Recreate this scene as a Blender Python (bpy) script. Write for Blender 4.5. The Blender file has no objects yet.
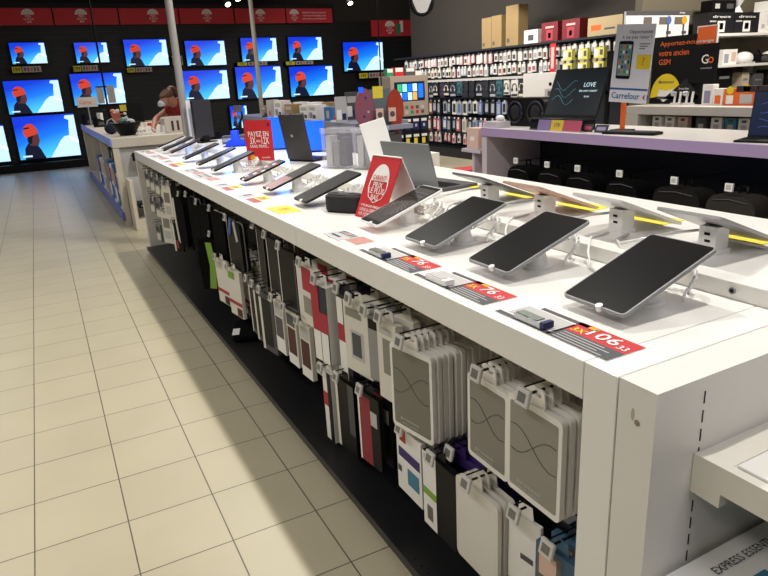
import bpy, math, random
from mathutils import Matrix, Vector, Euler
random.seed(7)
scene = bpy.context.scene
COL = scene.collection
PI = math.pi

# ------------------------------------------------------------------ camera
cam_d = bpy.data.cameras.new('camera'); cam = bpy.data.objects.new('camera', cam_d); COL.objects.link(cam)
yaw, pitch, roll, FPX, CAMH = .468747, -.311902, -.053378, 640.4, 1.4497
fw = Vector((math.sin(yaw)*math.cos(pitch), math.cos(yaw)*math.cos(pitch), math.sin(pitch)))
rt0 = Vector((math.cos(yaw), -math.sin(yaw), 0)); up0 = rt0.cross(fw)
rt = rt0*math.cos(roll) + up0*math.sin(roll); up = -rt0*math.sin(roll) + up0*math.cos(roll)
mw = Matrix((rt, up, -fw)).transposed().to_4x4(); mw.translation = Vector((0, 0, CAMH))
cam.matrix_world = mw
cam_d.sensor_width = 36; cam_d.lens = FPX*36/768; cam_d.clip_start = .05; cam_d.clip_end = 100
scene.camera = cam
scene.view_settings.view_transform = 'Standard'; scene.view_settings.look = 'None'
scene.view_settings.gamma = 1; scene.view_settings.use_curve_mapping = False
scene.view_settings.exposure = 0.2

# ------------------------------------------------------------------ light
world = bpy.data.worlds.new('store_ambient'); scene.world = world; world.use_nodes = True
world.node_tree.nodes['Background'].inputs[0].default_value = (1, .95, .9, 1)
world.node_tree.nodes['Background'].inputs[1].default_value = .045
def area(name, loc, sx, sy, power, color, rot=(0, 0, 0), spread=180):
    d = bpy.data.lights.new(name, 'AREA'); d.shape = 'RECTANGLE'; d.size = sx; d.size_y = sy
    d.energy = power; d.color = color; d.spread = math.radians(spread)
    o = bpy.data.objects.new(name, d); COL.objects.link(o); o.location = loc; o.rotation_euler = rot
    return o
def spot(name, loc, power, color, angle=110, size=.05, rot=(0, 0, 0), blend=.5):
    d = bpy.data.lights.new(name, 'SPOT'); d.energy = power; d.color = color; d.spot_size = math.radians(angle)
    d.spot_blend = blend; d.shadow_soft_size = size
    o = bpy.data.objects.new(name, d); COL.objects.link(o); o.location = loc; o.rotation_euler = rot
    return o
for i, y in enumerate((.92, 2.6, 4.3, 6.0)):
    spot('track_light', (1.5, y, 3.35), 128, (1, .965, .90), 125, .04)
area('aisle_light', (-1.5, 2.5, 3.4), .5, 7.5, 100, (1, .96, .91), spread=150)
area('aisle_light', (-1.3, 10.5, 3.4), .4, 6, 45, (.93, .93, 1), spread=140)
area('register_light', (1.8, 10.2, 3.4), .6, 3.2, 75, (1, .95, .88))
area('accessory_light', (5.3, 9.6, 3.4), .5, 6.5, 210, (1, .95, .88), rot=(0, math.radians(-32), 0))
area('laptop_table_light', (4.3, 4.3, 3.3), .4, 4, 36, (1, .93, .9))
area('phone_corner_light', (6.6, 3.6, 3.3), 1.6, .4, 90, (1, .93, .84), rot=(math.radians(30), 0, 0))
area('gondola_end_light', (.9, -1.3, 3.2), 1.4, 1.4, 24, (.97, .95, 1), rot=(math.radians(35), 0, 0))

# ------------------------------------------------------------------ materials
MATS = {}
def srgb(h):
    h = h.lstrip('#'); c = [int(h[i:i+2], 16)/255 for i in (0, 2, 4)]
    return tuple(x/12.92 if x <= .04045 else ((x+.055)/1.055)**2.4 for x in c)
def mat(name, hexc, rough=.5, metal=0, emit=None, noise=0, nscale=40, alpha=1, trans=0, coat=0, bump=0, spec=.5):
    if name in MATS: return MATS[name]
    m = bpy.data.materials.new(name); m.use_nodes = True; MATS[name] = m
    nt = m.node_tree; b = nt.nodes['Principled BSDF']; c = srgb(hexc)
    b.inputs['Base Color'].default_value = (*c, 1); b.inputs['Roughness'].default_value = rough
    b.inputs['Metallic'].default_value = metal; b.inputs['Specular IOR Level'].default_value = spec; b.inputs['Alpha'].default_value = alpha
    b.inputs['Transmission Weight'].default_value = trans; b.inputs['Coat Weight'].default_value = coat
    if emit is not None:
        b.inputs['Emission Color'].default_value = (*c, 1); b.inputs['Emission Strength'].default_value = emit
    if noise or bump:
        tc = nt.nodes.new('ShaderNodeTexCoord'); n = nt.nodes.new('ShaderNodeTexNoise'); n.inputs['Scale'].default_value = nscale
        n.inputs['Detail'].default_value = 4
        nt.links.new(tc.outputs['Object'], n.inputs['Vector'])
        if noise:
            mr = nt.nodes.new('ShaderNodeMapRange'); mr.inputs[3].default_value = 1-noise; mr.inputs[4].default_value = 1+noise
            nt.links.new(n.outputs['Fac'], mr.inputs[0])
            mx = nt.nodes.new('ShaderNodeVectorMath'); mx.operation = 'SCALE'; mx.inputs[0].default_value = c
            nt.links.new(mr.outputs[0], mx.inputs['Scale']); nt.links.new(mx.outputs[0], b.inputs['Base Color'])
        if bump:
            bp = nt.nodes.new('ShaderNodeBump'); bp.inputs['Strength'].default_value = bump; bp.inputs['Distance'].default_value = .003
            nt.links.new(n.outputs['Fac'], bp.inputs['Height']); nt.links.new(bp.outputs[0], b.inputs['Normal'])
    return m
white = mat('white_laminate', '#e9e6e0', .28, noise=.015, nscale=6)
fascia = mat('cream_laminate', '#dcd7cc', .35, noise=.02, nscale=8)
black = mat('black_plastic', '#0f0f10', .5, spec=.2)
bmetal = mat('black_steel', '#18181a', .38, noise=.15, nscale=30)
wire = mat('black_wire', '#0d0d0e', .35, metal=.3)
grey = mat('grey_plastic', '#8b8c8c', .45)
silver = mat('silver_metal', '#b9bbbd', .3, metal=.7)
wplast = mat('white_plastic', '#ecebe8', .3)
glassblk = mat('tablet_glass', '#100e0d', .35, spec=.06)
red = mat('red_print', '#c4242a', .5)
redb = mat('banner_red', '#cf2b36', .6)
paper = mat('white_paper', '#ebe9e4', .7)
yellow = mat('yellow_label', '#e3d13c', .6)
dgrey = mat('charcoal_print', '#4c4c50', .6)
lgrey = mat('light_grey_print', '#b9b7b4', .6)
navy = mat('navy_print', '#1c2350', .5)
orange = mat('orange_print', '#e8671e', .55)
kraft = mat('kraft_cardboard', '#9c8358', .8, noise=.06, nscale=12)
fabric = mat('black_fabric', '#0b0b0c', .9, spec=.08, noise=.2, nscale=80, bump=.4)
gfabric = mat('grey_fabric', '#34312f', .9, spec=.1, noise=.15, nscale=90, bump=.4)
skin = mat('skin', '#a8765f', .6)
lilac = mat('lilac_edge', '#a690b4', .4)  # one even lilac colour for the laptop table edge strip
pblue = mat('periwinkle_edge', '#8c95cf', .4)  # one even blue-violet colour for the register desk edge strip

# ------------------------------------------------------------------ mesh builder
_tc = {}
def text_mesh(s):
    if s in _tc: return _tc[s]
    cu = bpy.data.curves.new('lettering', 'FONT'); cu.body = s; cu.size = 1; cu.resolution_u = 2; cu.offset = .009; cu.align_x = 'LEFT'
    o = bpy.data.objects.new('lettering', cu); COL.objects.link(o)
    dg = bpy.context.evaluated_depsgraph_get(); me = bpy.data.meshes.new_from_object(o.evaluated_get(dg))
    vs = [tuple(v.co) for v in me.vertices]; fs = [tuple(p.vertices) for p in me.polygons]
    bpy.data.objects.remove(o); bpy.data.curves.remove(cu); bpy.data.meshes.remove(me)
    _tc[s] = (vs, fs); return vs, fs
class MB:
    def __init__(s): s.v = []; s.f = []; s.mi = []; s.sm = []; s.mats = []; s.M = Matrix.Identity(4)
    def add(s, vs, fs, m, smooth=False):
        b = len(s.v); s.v += [tuple(s.M @ Vector(p)) for p in vs]
        if m not in s.mats: s.mats.append(m)
        k = s.mats.index(m)
        for f in fs: s.f.append([b+i for i in f]); s.mi.append(k); s.sm.append(smooth)
        return s
    def box(s, x0, y0, z0, x1, y1, z1, m):
        return s.add([(x0,y0,z0),(x1,y0,z0),(x1,y1,z0),(x0,y1,z0),(x0,y0,z1),(x1,y0,z1),(x1,y1,z1),(x0,y1,z1)],
                     [(0,3,2,1),(4,5,6,7),(0,1,5,4),(1,2,6,5),(2,3,7,6),(3,0,4,7)], m)
    def prism(s, pts, y0, y1, m, smooth=False):            # outline in x,z, thick along y (front = y0)
        n = len(pts); vs = [(x, y0, z) for x, z in pts] + [(x, y1, z) for x, z in pts]
        fs = [tuple(range(n)), tuple(range(2*n-1, n-1, -1))]
        s.add(vs, fs, m)
        return s.add(vs, [(i+n, (i+1) % n+n, (i+1) % n, i) for i in range(n)], m, smooth)
    def slab(s, pts, z0, z1, m):                           # outline in x,y, thick along z
        n = len(pts); vs = [(x, y, z0) for x, y in pts] + [(x, y, z1) for x, y in pts]
        return s.add(vs, [tuple(range(n-1, -1, -1)), tuple(range(n, 2*n))] + [(i, (i+1) % n, (i+1) % n+n, i+n) for i in range(n)], m)
    def rect(s, x0, z0, x1, z1, m, y=-.001): return s.add([(x0,y,z0),(x1,y,z0),(x1,y,z1),(x0,y,z1)], [(0,1,2,3)], m)
    def face(s, pts, m, y=-.001): return s.add([(x, y, z) for x, z in pts], [tuple(range(len(pts)))], m)
    def flat(s, x0, y0, x1, y1, m, z=.001): return s.add([(x0,y0,z),(x1,y0,z),(x1,y1,z),(x0,y1,z)], [(0,1,2,3)], m)
    def cyl(s, p0, p1, r, m, n=14, r1=None, cap=True):
        p0 = Vector(p0); p1 = Vector(p1); r1 = r if r1 is None else r1
        q = (p1-p0).to_track_quat('Z', 'Y'); vs = []
        for p, rr in ((p0, r), (p1, r1)):
            for i in range(n): vs.append(tuple(p + q @ Vector((rr*math.cos(2*PI*i/n), rr*math.sin(2*PI*i/n), 0))))
        s.add(vs, [(i, (i+1) % n, (i+1) % n+n, i+n) for i in range(n)], m, True)
        if cap: s.add(vs, [tuple(range(n-1, -1, -1)), tuple(range(n, 2*n))], m)
        return s
    def tube(s, pts, r, m, n=8, rs=None):
        pts = [Vector(p) for p in pts]; vs = []; prev = None
        for i, p in enumerate(pts):
            d = (pts[min(i+1, len(pts)-1)] - pts[max(i-1, 0)]).normalized()
            if prev is None: a = d.orthogonal().normalized()
            else: a = (prev - d*prev.dot(d)).normalized()
            prev = a; b = d.cross(a); rr = rs[i] if rs else r
            for k in range(n): vs.append(tuple(p + a*rr*math.cos(2*PI*k/n) + b*rr*math.sin(2*PI*k/n)))
        fs = []
        for i in range(len(pts)-1):
            for k in range(n): fs.append((i*n+k, i*n+(k+1) % n, (i+1)*n+(k+1) % n, (i+1)*n+k))
        fs += [tuple(range(n-1, -1, -1)), tuple(range((len(pts)-1)*n, len(pts)*n))]
        return s.add(vs, fs, m, True)
    def ell(s, c, r, m, nu=16, nv=10):
        vs = []; fs = []
        for j in range(nv+1):
            t = PI*j/nv
            for i in range(nu):
                a = 2*PI*i/nu; vs.append((c[0]+r[0]*math.sin(t)*math.cos(a), c[1]+r[1]*math.sin(t)*math.sin(a), c[2]+r[2]*math.cos(t)))
        for j in range(nv):
            for i in range(nu): fs.append((j*nu+i, (j+1)*nu+i, (j+1)*nu+(i+1) % nu, j*nu+(i+1) % nu))
        return s.add(vs, fs, m, True)
    def text(s, t, cx, cz, h, m, w=None, y=-.002, flat=False, align='C', zf=.002):
        vs, fs = text_mesh(t); xs = [v[0] for v in vs]; ys = [v[1] for v in vs]
        x0, x1, y0, y1 = min(xs), max(xs), min(ys), max(ys); k = h/(y1-y0); kx = w/(x1-x0) if w else k
        off = {'C': -(x1-x0)*kx/2, 'L': 0, 'R': -(x1-x0)*kx}[align]; out = []
        for v in vs:
            X = cx + off + (v[0]-x0)*kx; Z = cz + (v[1]-(y0+y1)/2)*k
            out.append((X, Z, zf) if flat else (X, y, Z))
        return s.add(out, fs, m)
    def build(s, name, parent=None, bevel=0, loc=None):
        me = bpy.data.meshes.new(name); me.from_pydata(s.v, [], s.f)
        for m in s.mats: me.materials.append(m)
        me.polygons.foreach_set('material_index', s.mi); me.polygons.foreach_set('use_smooth', s.sm); me.update()
        o = bpy.data.objects.new(name, me); COL.objects.link(o)
        if parent: o.parent = parent
        if loc: o.location = loc
        if bevel:
            b = o.modifiers.new('edge', 'BEVEL'); b.width = bevel; b.segments = 2; b.limit_method = 'ANGLE'; b.angle_limit = math.radians(50)
        return o
def rr(w, h, r, n=4, cx=0, cz=0):                          # rounded rectangle outline, counter-clockwise from x right
    pts = []
    for k, (sx, sz) in enumerate(((1, -1), (1, 1), (-1, 1), (-1, -1))):
        for i in range(n+1):
            a = -PI/2 + k*PI/2 + i*PI/2/n
            pts.append((cx + sx*(w/2-r) + r*math.cos(a), cz + sz*(h/2-r) + r*math.sin(a)))
    return pts
def circ(cx, cz, rx, rz=None, n=20, a0=0, a1=2*PI):
    rz = rz or rx; full = abs(a1-a0-2*PI) < 1e-6
    return [(cx+rx*math.cos(a0+(a1-a0)*i/(n if full else n-1)), cz+rz*math.sin(a0+(a1-a0)*i/(n if full else n-1))) for i in range(n)]
def tag(o, label, cat, group=None, kind=None):
    o['label'] = label; o['category'] = cat
    if group: o['group'] = group
    if kind: o['kind'] = kind
    return o
def thing(name, label, cat, loc=(0, 0, 0), rz=0, group=None):
    o = bpy.data.objects.new(name, None); COL.objects.link(o); o.empty_display_size = .1
    o.location = loc; o.rotation_euler = (0, 0, math.radians(rz)); return tag(o, label, cat, group)
def struct(o): o['kind'] = 'structure'; return o
def copy_tree(o, parent=None):
    c = o.copy(); COL.objects.link(c); c.parent = parent
    for ch in [x for x in o.children]: copy_tree(ch, c)
    return c
def dup(o, loc, rz=None, label=None, group=None, rot=None):
    c = copy_tree(o); c.location = loc
    if rz is not None: c.rotation_euler = (0, 0, math.radians(rz))
    if rot is not None: c.rotation_euler = rot
    if label: c['label'] = label
    if group: c['group'] = group
    return c

# ------------------------------------------------------------------ setting
fl = bpy.data.materials.new('cream_floor_tiles'); fl.use_nodes = True; nt = fl.node_tree; bs = nt.nodes['Principled BSDF']
tc = nt.nodes.new('ShaderNodeTexCoord'); mp = nt.nodes.new('ShaderNodeMapping'); br = nt.nodes.new('ShaderNodeTexBrick')
mp.inputs['Location'].default_value = (.2776, -.0633, 0)
br.offset = 0; br.squash = 1
for k, v in (('Scale', 1), ('Mortar Size', .0024), ('Mortar Smooth', .15), ('Brick Width', .3), ('Row Height', .3), ('Bias', 0)): br.inputs[k].default_value = v
br.inputs['Color1'].default_value = (*srgb('#bdb498'), 1); br.inputs['Color2'].default_value = (*srgb('#b9b095'), 1); br.inputs['Mortar'].default_value = (*srgb('#5d564a'), 1)
ns = nt.nodes.new('ShaderNodeTexNoise'); ns.inputs['Scale'].default_value = 3; ns.inputs['Detail'].default_value = 6
mx = nt.nodes.new('ShaderNodeMix'); mx.data_type = 'RGBA'; mx.blend_type = 'MULTIPLY'; mx.inputs[0].default_value = .18
nt.links.new(tc.outputs['Object'], mp.inputs[0]); nt.links.new(mp.outputs[0], br.inputs[0]); nt.links.new(tc.outputs['Object'], ns.inputs[0])
nt.links.new(br.outputs[0], mx.inputs[6]); nt.links.new(ns.outputs['Fac'], mx.inputs[7]); nt.links.new(mx.outputs[2], bs.inputs['Base Color'])
bs.inputs['Roughness'].default_value = .38
bmp = nt.nodes.new('ShaderNodeBump'); bmp.inputs['Strength'].default_value = .3; bmp.inputs['Distance'].default_value = .002; bmp.invert = True
nt.links.new(br.outputs['Fac'], bmp.inputs['Height']); nt.links.new(bmp.outputs[0], bs.inputs['Normal'])
o = struct(MB().box(-5, -3, -.1, 11, 17, 0, fl).build('floor'))
wallm = mat('taupe_wall', '#38332d', .85, noise=.05, nscale=1.5)
wdark = mat('dark_wall', '#2b2926', .85, noise=.05, nscale=2)
struct(MB().box(-5, 16.4, 0, 11, 16.6, 4.4, wallm).build('wall_back'))
struct(MB().box(7.75, 5.9, 0, 7.95, 13.3, 4.4, wallm).build('wall_right'))
struct(MB().box(-5, -3, 4.4, 11, 17, 4.5, mat('dark_ceiling', '#3a3733', .9)).build('ceiling'))
# black fixture wall carrying the televisions
tvw = MB(); blkw = mat('black_slatwall', '#101012', .55, noise=.1, nscale=5)
tvw.box(-1.4, 16.12, .0, 7.15, 16.4, 3.36, blkw).box(7.15, 16.12, 0, 9.6, 16.4, 2.95, blkw)
for k in range(26): tvw.box(-1.4, 16.112, .15+k*.11, 9.6, 16.12, .155+k*.11+.006, mat('slat_edge', '#1d1c1e', .5))
tag(tvw.build('slat_wall_fixture'), 'tall black slatted fixture wall that carries all the televisions', 'display wall')
tag(MB().box(-1.4, 15.7, 0, 9.6, 16.10, .16, black).build('plinth'), 'low black plinth running along the foot of the television wall', 'plinth')

# ------------------------------------------------------------------ televisions
sky = bpy.data.materials.new('tv_sky_picture'); sky.use_nodes = True; nt = sky.node_tree; b = nt.nodes['Principled BSDF']
tc = nt.nodes.new('ShaderNodeTexCoord'); sp = nt.nodes.new('ShaderNodeSeparateXYZ'); ma = nt.nodes.new('ShaderNodeMath'); ma.operation = 'MULTIPLY_ADD'
rp = nt.nodes.new('ShaderNodeValToRGB'); nt.links.new(tc.outputs['Generated'], sp.inputs[0])
nt.links.new(sp.outputs[0], ma.inputs[0]); ma.inputs[1].default_value = .35
iv = nt.nodes.new('ShaderNodeMath'); iv.operation = 'SUBTRACT'; iv.inputs[0].default_value = .75; nt.links.new(sp.outputs[2], iv.inputs[1]); nt.links.new(iv.outputs[0], ma.inputs[2])
nt.links.new(ma.outputs[0], rp.inputs[0]); e = rp.color_ramp.elements
e[0].position = 0; e[0].color = (*srgb('#0838d8'), 1); e[1].position = .8; e[1].color = (*srgb('#45c4f8'), 1)
x = e.new(.4); x.color = (*srgb('#1479f2'), 1)
nt.links.new(rp.outputs[0], b.inputs['Emission Color']); b.inputs['Emission Strength'].default_value = 1.0; b.inputs['Base Color'].default_value = (0, 0, 0, 1); b.inputs['Roughness'].default_value = .3
tsnow = mat('tv_snow', '#bfe0fa', .4, emit=1.0); thel = mat('tv_helmet', '#d2402f', .5, emit=.75); tface = mat('tv_face', '#5a3038', .4, emit=.7)
tjack = mat('tv_jacket', '#0b1230', .4, emit=.6); tdark = mat('tv_hair', '#12101a', .4, emit=.5); tpale = mat('tv_haze', '#57b9f4', .4, emit=1)
def tv_picture(m, w, h):
    m.rect(-w/2, -h/2, w/2, h/2, sky, 0)
    X = lambda a: -w/2 + a*w; Z = lambda a: -h/2 + a*h
    m.face([(X(a), Z(c)) for a, c in ((.42, 0), (1, 0), (1, .12), (.42, .06))], tpale, -.001)
    m.face([(X(a), Z(c)) for a, c in ((.5, .0), (1, .0), (1, .38), (.93, .42), (.86, .5), (.78, .48), (.70, .38), (.62, .22), (.55, .1))], tsnow, -.0015)
    m.face([(X(a), Z(c)) for a, c in ((.86, .4), (1, .3), (1, .97), (.85, .97), (.83, .9), (.9, .86), (.88, .7))], tsnow, -.0015)
    m.face([(X(a), Z(c)) for a, c in ((.08, 0), (.42, 0), (.36, .22), (.30, .36), (.2, .42), (.11, .26))], tjack, -.002)
    m.face([(X(a), Z(c)) for a, c in ((.2, .32), (.33, .3), (.37, .42), (.36, .62), (.3, .72), (.2, .6))], tface, -.0025)
    m.face([(X(a), Z(c)) for a, c in ((.17, .42), (.23, .34), (.26, .5), (.3, .6), (.2, .66))], tdark, -.003)
    m.face([(X(.245)+w*.115*math.cos(t), Z(.63)+h*.2*math.sin(t)) for t in [(PI+.9)*i/14-.25 for i in range(15)]], thel, -.0035)
    m.face([(X(a), Z(c)) for a, c in ((.14, .7), (.24, .72), (.24, .75), (.15, .74))], tdark, -.004)
    m.face([(X(a), Z(c)) for a, c in ((.05, .05), (.2, .05), (.2, .09), (.05, .09))], tsnow, -.004)
def television(name, x0, x1, z0, z1, y, label, group='televisions on the black back wall', cat='television', rz=0, legs=False):
    w, h = x1-x0, z1-z0; t = thing(name, label, cat, ((x0+x1)/2, y, (z0+z1)/2), rz, group)
    m = MB(); tv_picture(m, w-.03, h-.03); m.build('screen', t, loc=(0, -.004, 0))
    MB().prism(rr(w, h, .008), -.002, .05, black).build('bezel', t)
    MB().box(-.12, .05, -.12, .12, .128, .12, bmetal).build('wall_bracket', t)
    if legs: MB().box(-.15, -.05, -h/2-.02, .15, .1, -h/2, black).build('stand', t)
    return t
TVS = [(-.24, .44, 2.16, 2.60, 'first television from the left in the top row'), (.98, 1.66, 2.14, 2.58, 'television in the top row partly behind a hanging rod, second from left'),
 (1.98, 2.92, 2.04, 2.62, 'large television in the top row above the bending clerk'), (3.3, 4.24, 2.0, 2.57, 'television in the top row just right of the thick grey pole'),
 (4.61, 5.52, 2.05, 2.61, 'television in the top row crossed by the thin grey pole'), (5.8, 6.71, 2.04, 2.61, 'small television at the right end of the top row under the lettered banner'),
 (7.27, 8.44, 1.73, 2.46, 'lone television hanging right of both rows over a price strip'), (-.5, .57, 1.17, 1.86, 'big television in the middle row at the far left'),
 (.78, 1.86, 1.27, 1.95, 'middle row television above the flower wrap on the register desk'), (3.13, 4.22, 1.24, 1.92, 'middle row television right of the thick grey pole'),
 (4.4, 5.56, 1.2, 1.96, 'middle row television behind the thin grey pole'), (5.76, 6.95, 1.18, 1.92, 'middle row television at the right end above white boxes'),
 (-.48, .74, .22, 1.14, 'largest television in the bottom row beside the register desk'), (-1.7, -.64, .22, 1.0, 'bottom row television cut by the left edge of the photo')]
for x0, x1, z0, z1, d in TVS: television('television', x0, x1, z0, z1, 15.98, d)
television('monitor', 4.16, 4.6, .52, 1.08, 15.98, 'small low monitor with the helmet picture behind the long grey table', None, 'monitor')
def strip(x0, x1, z0, z1, y, label, w2=True):
    t = thing('price_strip', label, 'price label', ((x0+x1)/2, y, (z0+z1)/2), 0, 'price strips under the televisions'); w = x1-x0; h = z1-z0
    m = MB().box(-w/2, 0, -h/2, w/2, .205, h/2, black).rect(-w/2+.01, -h/2, -w/2+w*.33, h/2, yellow).rect(-w/2+w*.36, -h/2, w/2, h/2, lgrey)
    for k in range(5): m.rect(-w/2+w*(.42+k*.11), -h*.3, -w/2+w*(.48+k*.11), h*.3, (dgrey, red, orange)[k % 3], -.002)
    m.text('199', -w/2+w*.17, 0, h*.6, black); m.build('label_card', t)
for a, d in zip([(-.27, .28, 2.0, 2.12), (.88, 1.38, 1.98, 2.1), (1.96, 2.5, 1.92, 2.02), (2.96, 3.2, 2.04, 2.24), (4.46, 5.2, 1.97, 2.05), (5.67, 6.4, 1.95, 2.03), (7.65, 8.44, 1.55, 1.68)],
   ['first television from the left', 'second television from the left', 'third television, above the clerk', 'fourth television, half behind the grey pole', 'fifth television, with the thin pole before it', 'sixth television in the top row', 'lone television on the right']):
    strip(*a, 15.9, 'yellow and grey price strip under the ' + d)
# red banners
def emblem(m, cx, cz, r, mt, y=-.002, top='', bg=redb):
    m.face(circ(cx, cz+.25*r, r*.8, r*.75, 14, 0, PI), mt, y)
    for k in range(-2, 3): m.face([(cx+k*.26*r-.02*r, cz+.27*r), (cx+k*.26*r+.02*r, cz+.27*r), (cx+k*.12*r+.01*r, cz+.95*r)], bg, y-.001)
    m.text('PRIX', cx, cz+.05*r, .26*r, mt, y=y); m.text('LE PLUS', cx, cz-.3*r, .26*r, mt, y=y); m.text('BAS', cx, cz-.65*r, .26*r, mt, y=y)
bwhite = mat('banner_white', '#f2e6e0', .6)
BN = [(-.75, .68), (.71, 1.97), (2.0, 3.25), (3.28, 4.52), (4.55, 5.79), (5.82, 7.03)]
BD = ['leftmost one cut by the photo edge', 'second from the left, crossed by a hanging rod', 'third from the left, above the clerk', 'fourth from the left, right of the thick pole', 'fifth from the left', 'rightmost of the row, with lines of white writing']
for k, ((x0, x1), d) in enumerate(zip(BN, BD)):
    t = thing('banner', 'red overhead price banner, ' + d, 'banner', ((x0+x1)/2, 15.95, 3.08), 0, 'red banners above the televisions'); w = x1-x0
    MB().box(-w/2, 0, -.165, w/2, .04, .165, redb).build('board', t)
    m = MB(); cx = {0: .27, 1: -.1, 2: .08, 3: 0, 4: 0, 5: -.4}[k]; emblem(m, cx, 0, .15, bwhite)
    if k == 5: m.text('GARANTI PRIX LE PLUS BAS', .12, .07, .035, bwhite, w=.62); m.text('VOTRE MAGASIN REMBOURSE', .12, -.0, .03, bwhite, w=.62); m.text('DIX FOIS LA DIFFERENCE', .12, -.07, .03, bwhite, w=.62)
    m.build('lettering', t)
t = thing('banner', 'red banner with green and white patch hanging alone beside the grey wall', 'banner', (8.8, 16.06, 2.78))
MB().box(-.63, 0, -.2, .63, .04, .2, redb).build('board', t)
m = MB(); emblem(m, -.08, 0, .18, bwhite); m.rect(.1, -.17, .24, .1, mat('green_print', '#2e8a5e', .6)).rect(.22, -.1, .32, .18, bwhite); m.build('lettering', t)

# ------------------------------------------------------------------ main display counter
TZ, UZ = .955, .995
YN, YF = .775, 6.40
ctr = thing('display_counter', 'long white display counter carrying the tablets, open underneath to the aisle', 'counter', (1.3, 3.5, 0))
def cpart(mb, name, bev=.002):
    mb.v = [(x-1.3, y-3.5, z) for x, y, z in mb.v]; return mb.build(name, ctr, bev)
for y0, y1 in ((YN, 2.228), (2.231, 4.30), (4.303, YF)): cpart(MB().box(.785, y0, .878, 1.9, y1, TZ, white), 'tabletop')
cpart(MB().box(.785, .697, 0, 1.9, YN-.002, TZ, white), 'near_end_panel')
cpart(MB().box(.785, YF-.06, 0, 1.9, YF, .877, fascia), 'far_end_panel')
for y0, y1 in ((.697, 2.228), (2.231, 4.3), (4.303, YF)): cpart(MB().box(1.278, y0, TZ, 1.9, y1, UZ, white), 'raised_tier')
scr = MB()
for y in (.83, 1.08, 1.47, 1.83, 2.3, 2.75, 3.2, 3.7):
    scr.cyl((1.278, y, .975), (1.2745, y, .975), .008, grey, 10).cyl((1.2745, y, .975), (1.2735, y, .975), .005, black, 8)
cpart(scr, 'riser_screws', 0)
pb = MB().box(1.29, YN, .1, 1.31, YF-.06, .878, mat('black_pegboard', '#0e0e10', .6))
cpart(pb, 'back_panel', 0)
bp = MB().box(.752, YN, .045, 1.9, YF-.065, .062, bmetal).box(.747, YN, .035, .757, YF-.065, .068, bmetal)
for k in range(14): bp.cyl((.775, .95+k*.035, .062), (.775, .95+k*.035, .0625), .004, black, 6)
bp.box(.76, YN, .0, .78, YN, .0, bmetal)
cpart(bp, 'base_shelf', 0)
for y in (2.1, 4.2, 6.25): cpart(MB().box(.765, y-.02, 0, .80, y+.02, .045, bmetal), 'foot', 0)
for z in (.33, .62, .84):
    cpart(MB().cyl((1.27, YN, z), (1.27, YF-.06, z), .006, wire, 8), 'cross_rail', 0)
lt = MB()
for y in (1.75, 3.9):
    lt.box(1.24, y-.015, .062, 1.285, y+.015, .878, bmetal)
cpart(lt, 'uprights', 0)

# near end gondola
g = thing('end_gondola', 'white shelving end unit closing the near end of the display counter', 'shelving unit', (1.3, .65, 0))
def gp(mb, name, bev=.002): mb.v = [(x-1.3, y-.65, z) for x, y, z in mb.v]; return mb.build(name, g, bev)
endm = mat('scuffed_white_laminate', '#dedbd4', .4, noise=.03, nscale=5)
em = MB().box(.787, .618, 0, 1.9, .694, TZ, endm)
em.ell((.7865, .652, .888), (.0007, .006, .006), mat('scuff_mark', '#8d7f6c', .7), 8, 6)
em.ell((.7866, .662, .9), (.0006, .004, .012), mat('scuff_mark_faint', '#b5aa98', .7), 8, 6)
gp(em, 'end_panel')
sl = MB()
for k in range(22): sl.box(.9045, .6165, .905-k*.036, .9063, .6185, .928-k*.036, black)
gp(sl, 'slots', 0)
gp(MB().prism([(0, 0)]*0 or [(.915, .81), (.915, .80), (1.9, .80), (1.9, .81)], .56, .617, fascia), 'shelf_back_rail', 0)
shf = MB().box(.912, .12, .764, 1.9, .56, .809, fascia).box(.914, .12, .809, 1.9, .552, .818, white)
gp(shf, 'shelf', .002)
bk = MB(); vs = [(.617, .813), (.12, .813), (.12, .762), (.562, .762), (.562, .735), (.617, .737)]
bk.M = Matrix(((0, 1, 0, 0), (1, 0, 0, 0), (0, 0, 1, 0), (0, 0, 0, 1)))
bk.prism([(a, c) for a, c in vs], .893, .912, fascia); gp(bk, 'bracket', .001)
teal = mat('teal_print', '#3f7d96', .55)
def ream_box(x0, x1, label, words):
    t = thing('paper_box', label, 'box', ((x0+x1)/2, .36, .0), 0, 'printer paper boxes under the end shelf'); w = x1-x0
    MB().box(-w/2, -.35, .0, w/2, .25, .585, paper).build('carton', t, .002)
    m = MB()
    m.M = Matrix.Translation((0, 0, .5855))
    m.flat(-w/2+.03, -.33, -.03, .17, teal).flat(-.01, -.33, w/2-.01, .17, teal)
    for k in range(3): m.flat(-w/2+.05, .06-.05*k, -.05-.02*k, .075-.05*k, paper, .002)
    m.text(words.upper(), -.02, .21, .017, dgrey, w=w*.46, flat=True)
    m.text('O', -w/2+.03, .212, .03, navy, flat=True)
    m.build('printed_lid', t)
ream_box(.83, 1.23, 'white and teal carton lettered Express Essential under the end shelf, left one', 'Express Essential')
ream_box(1.235, 1.635, 'white and teal carton under the end shelf, right one at the photo corner', 'Express Essential')

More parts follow.
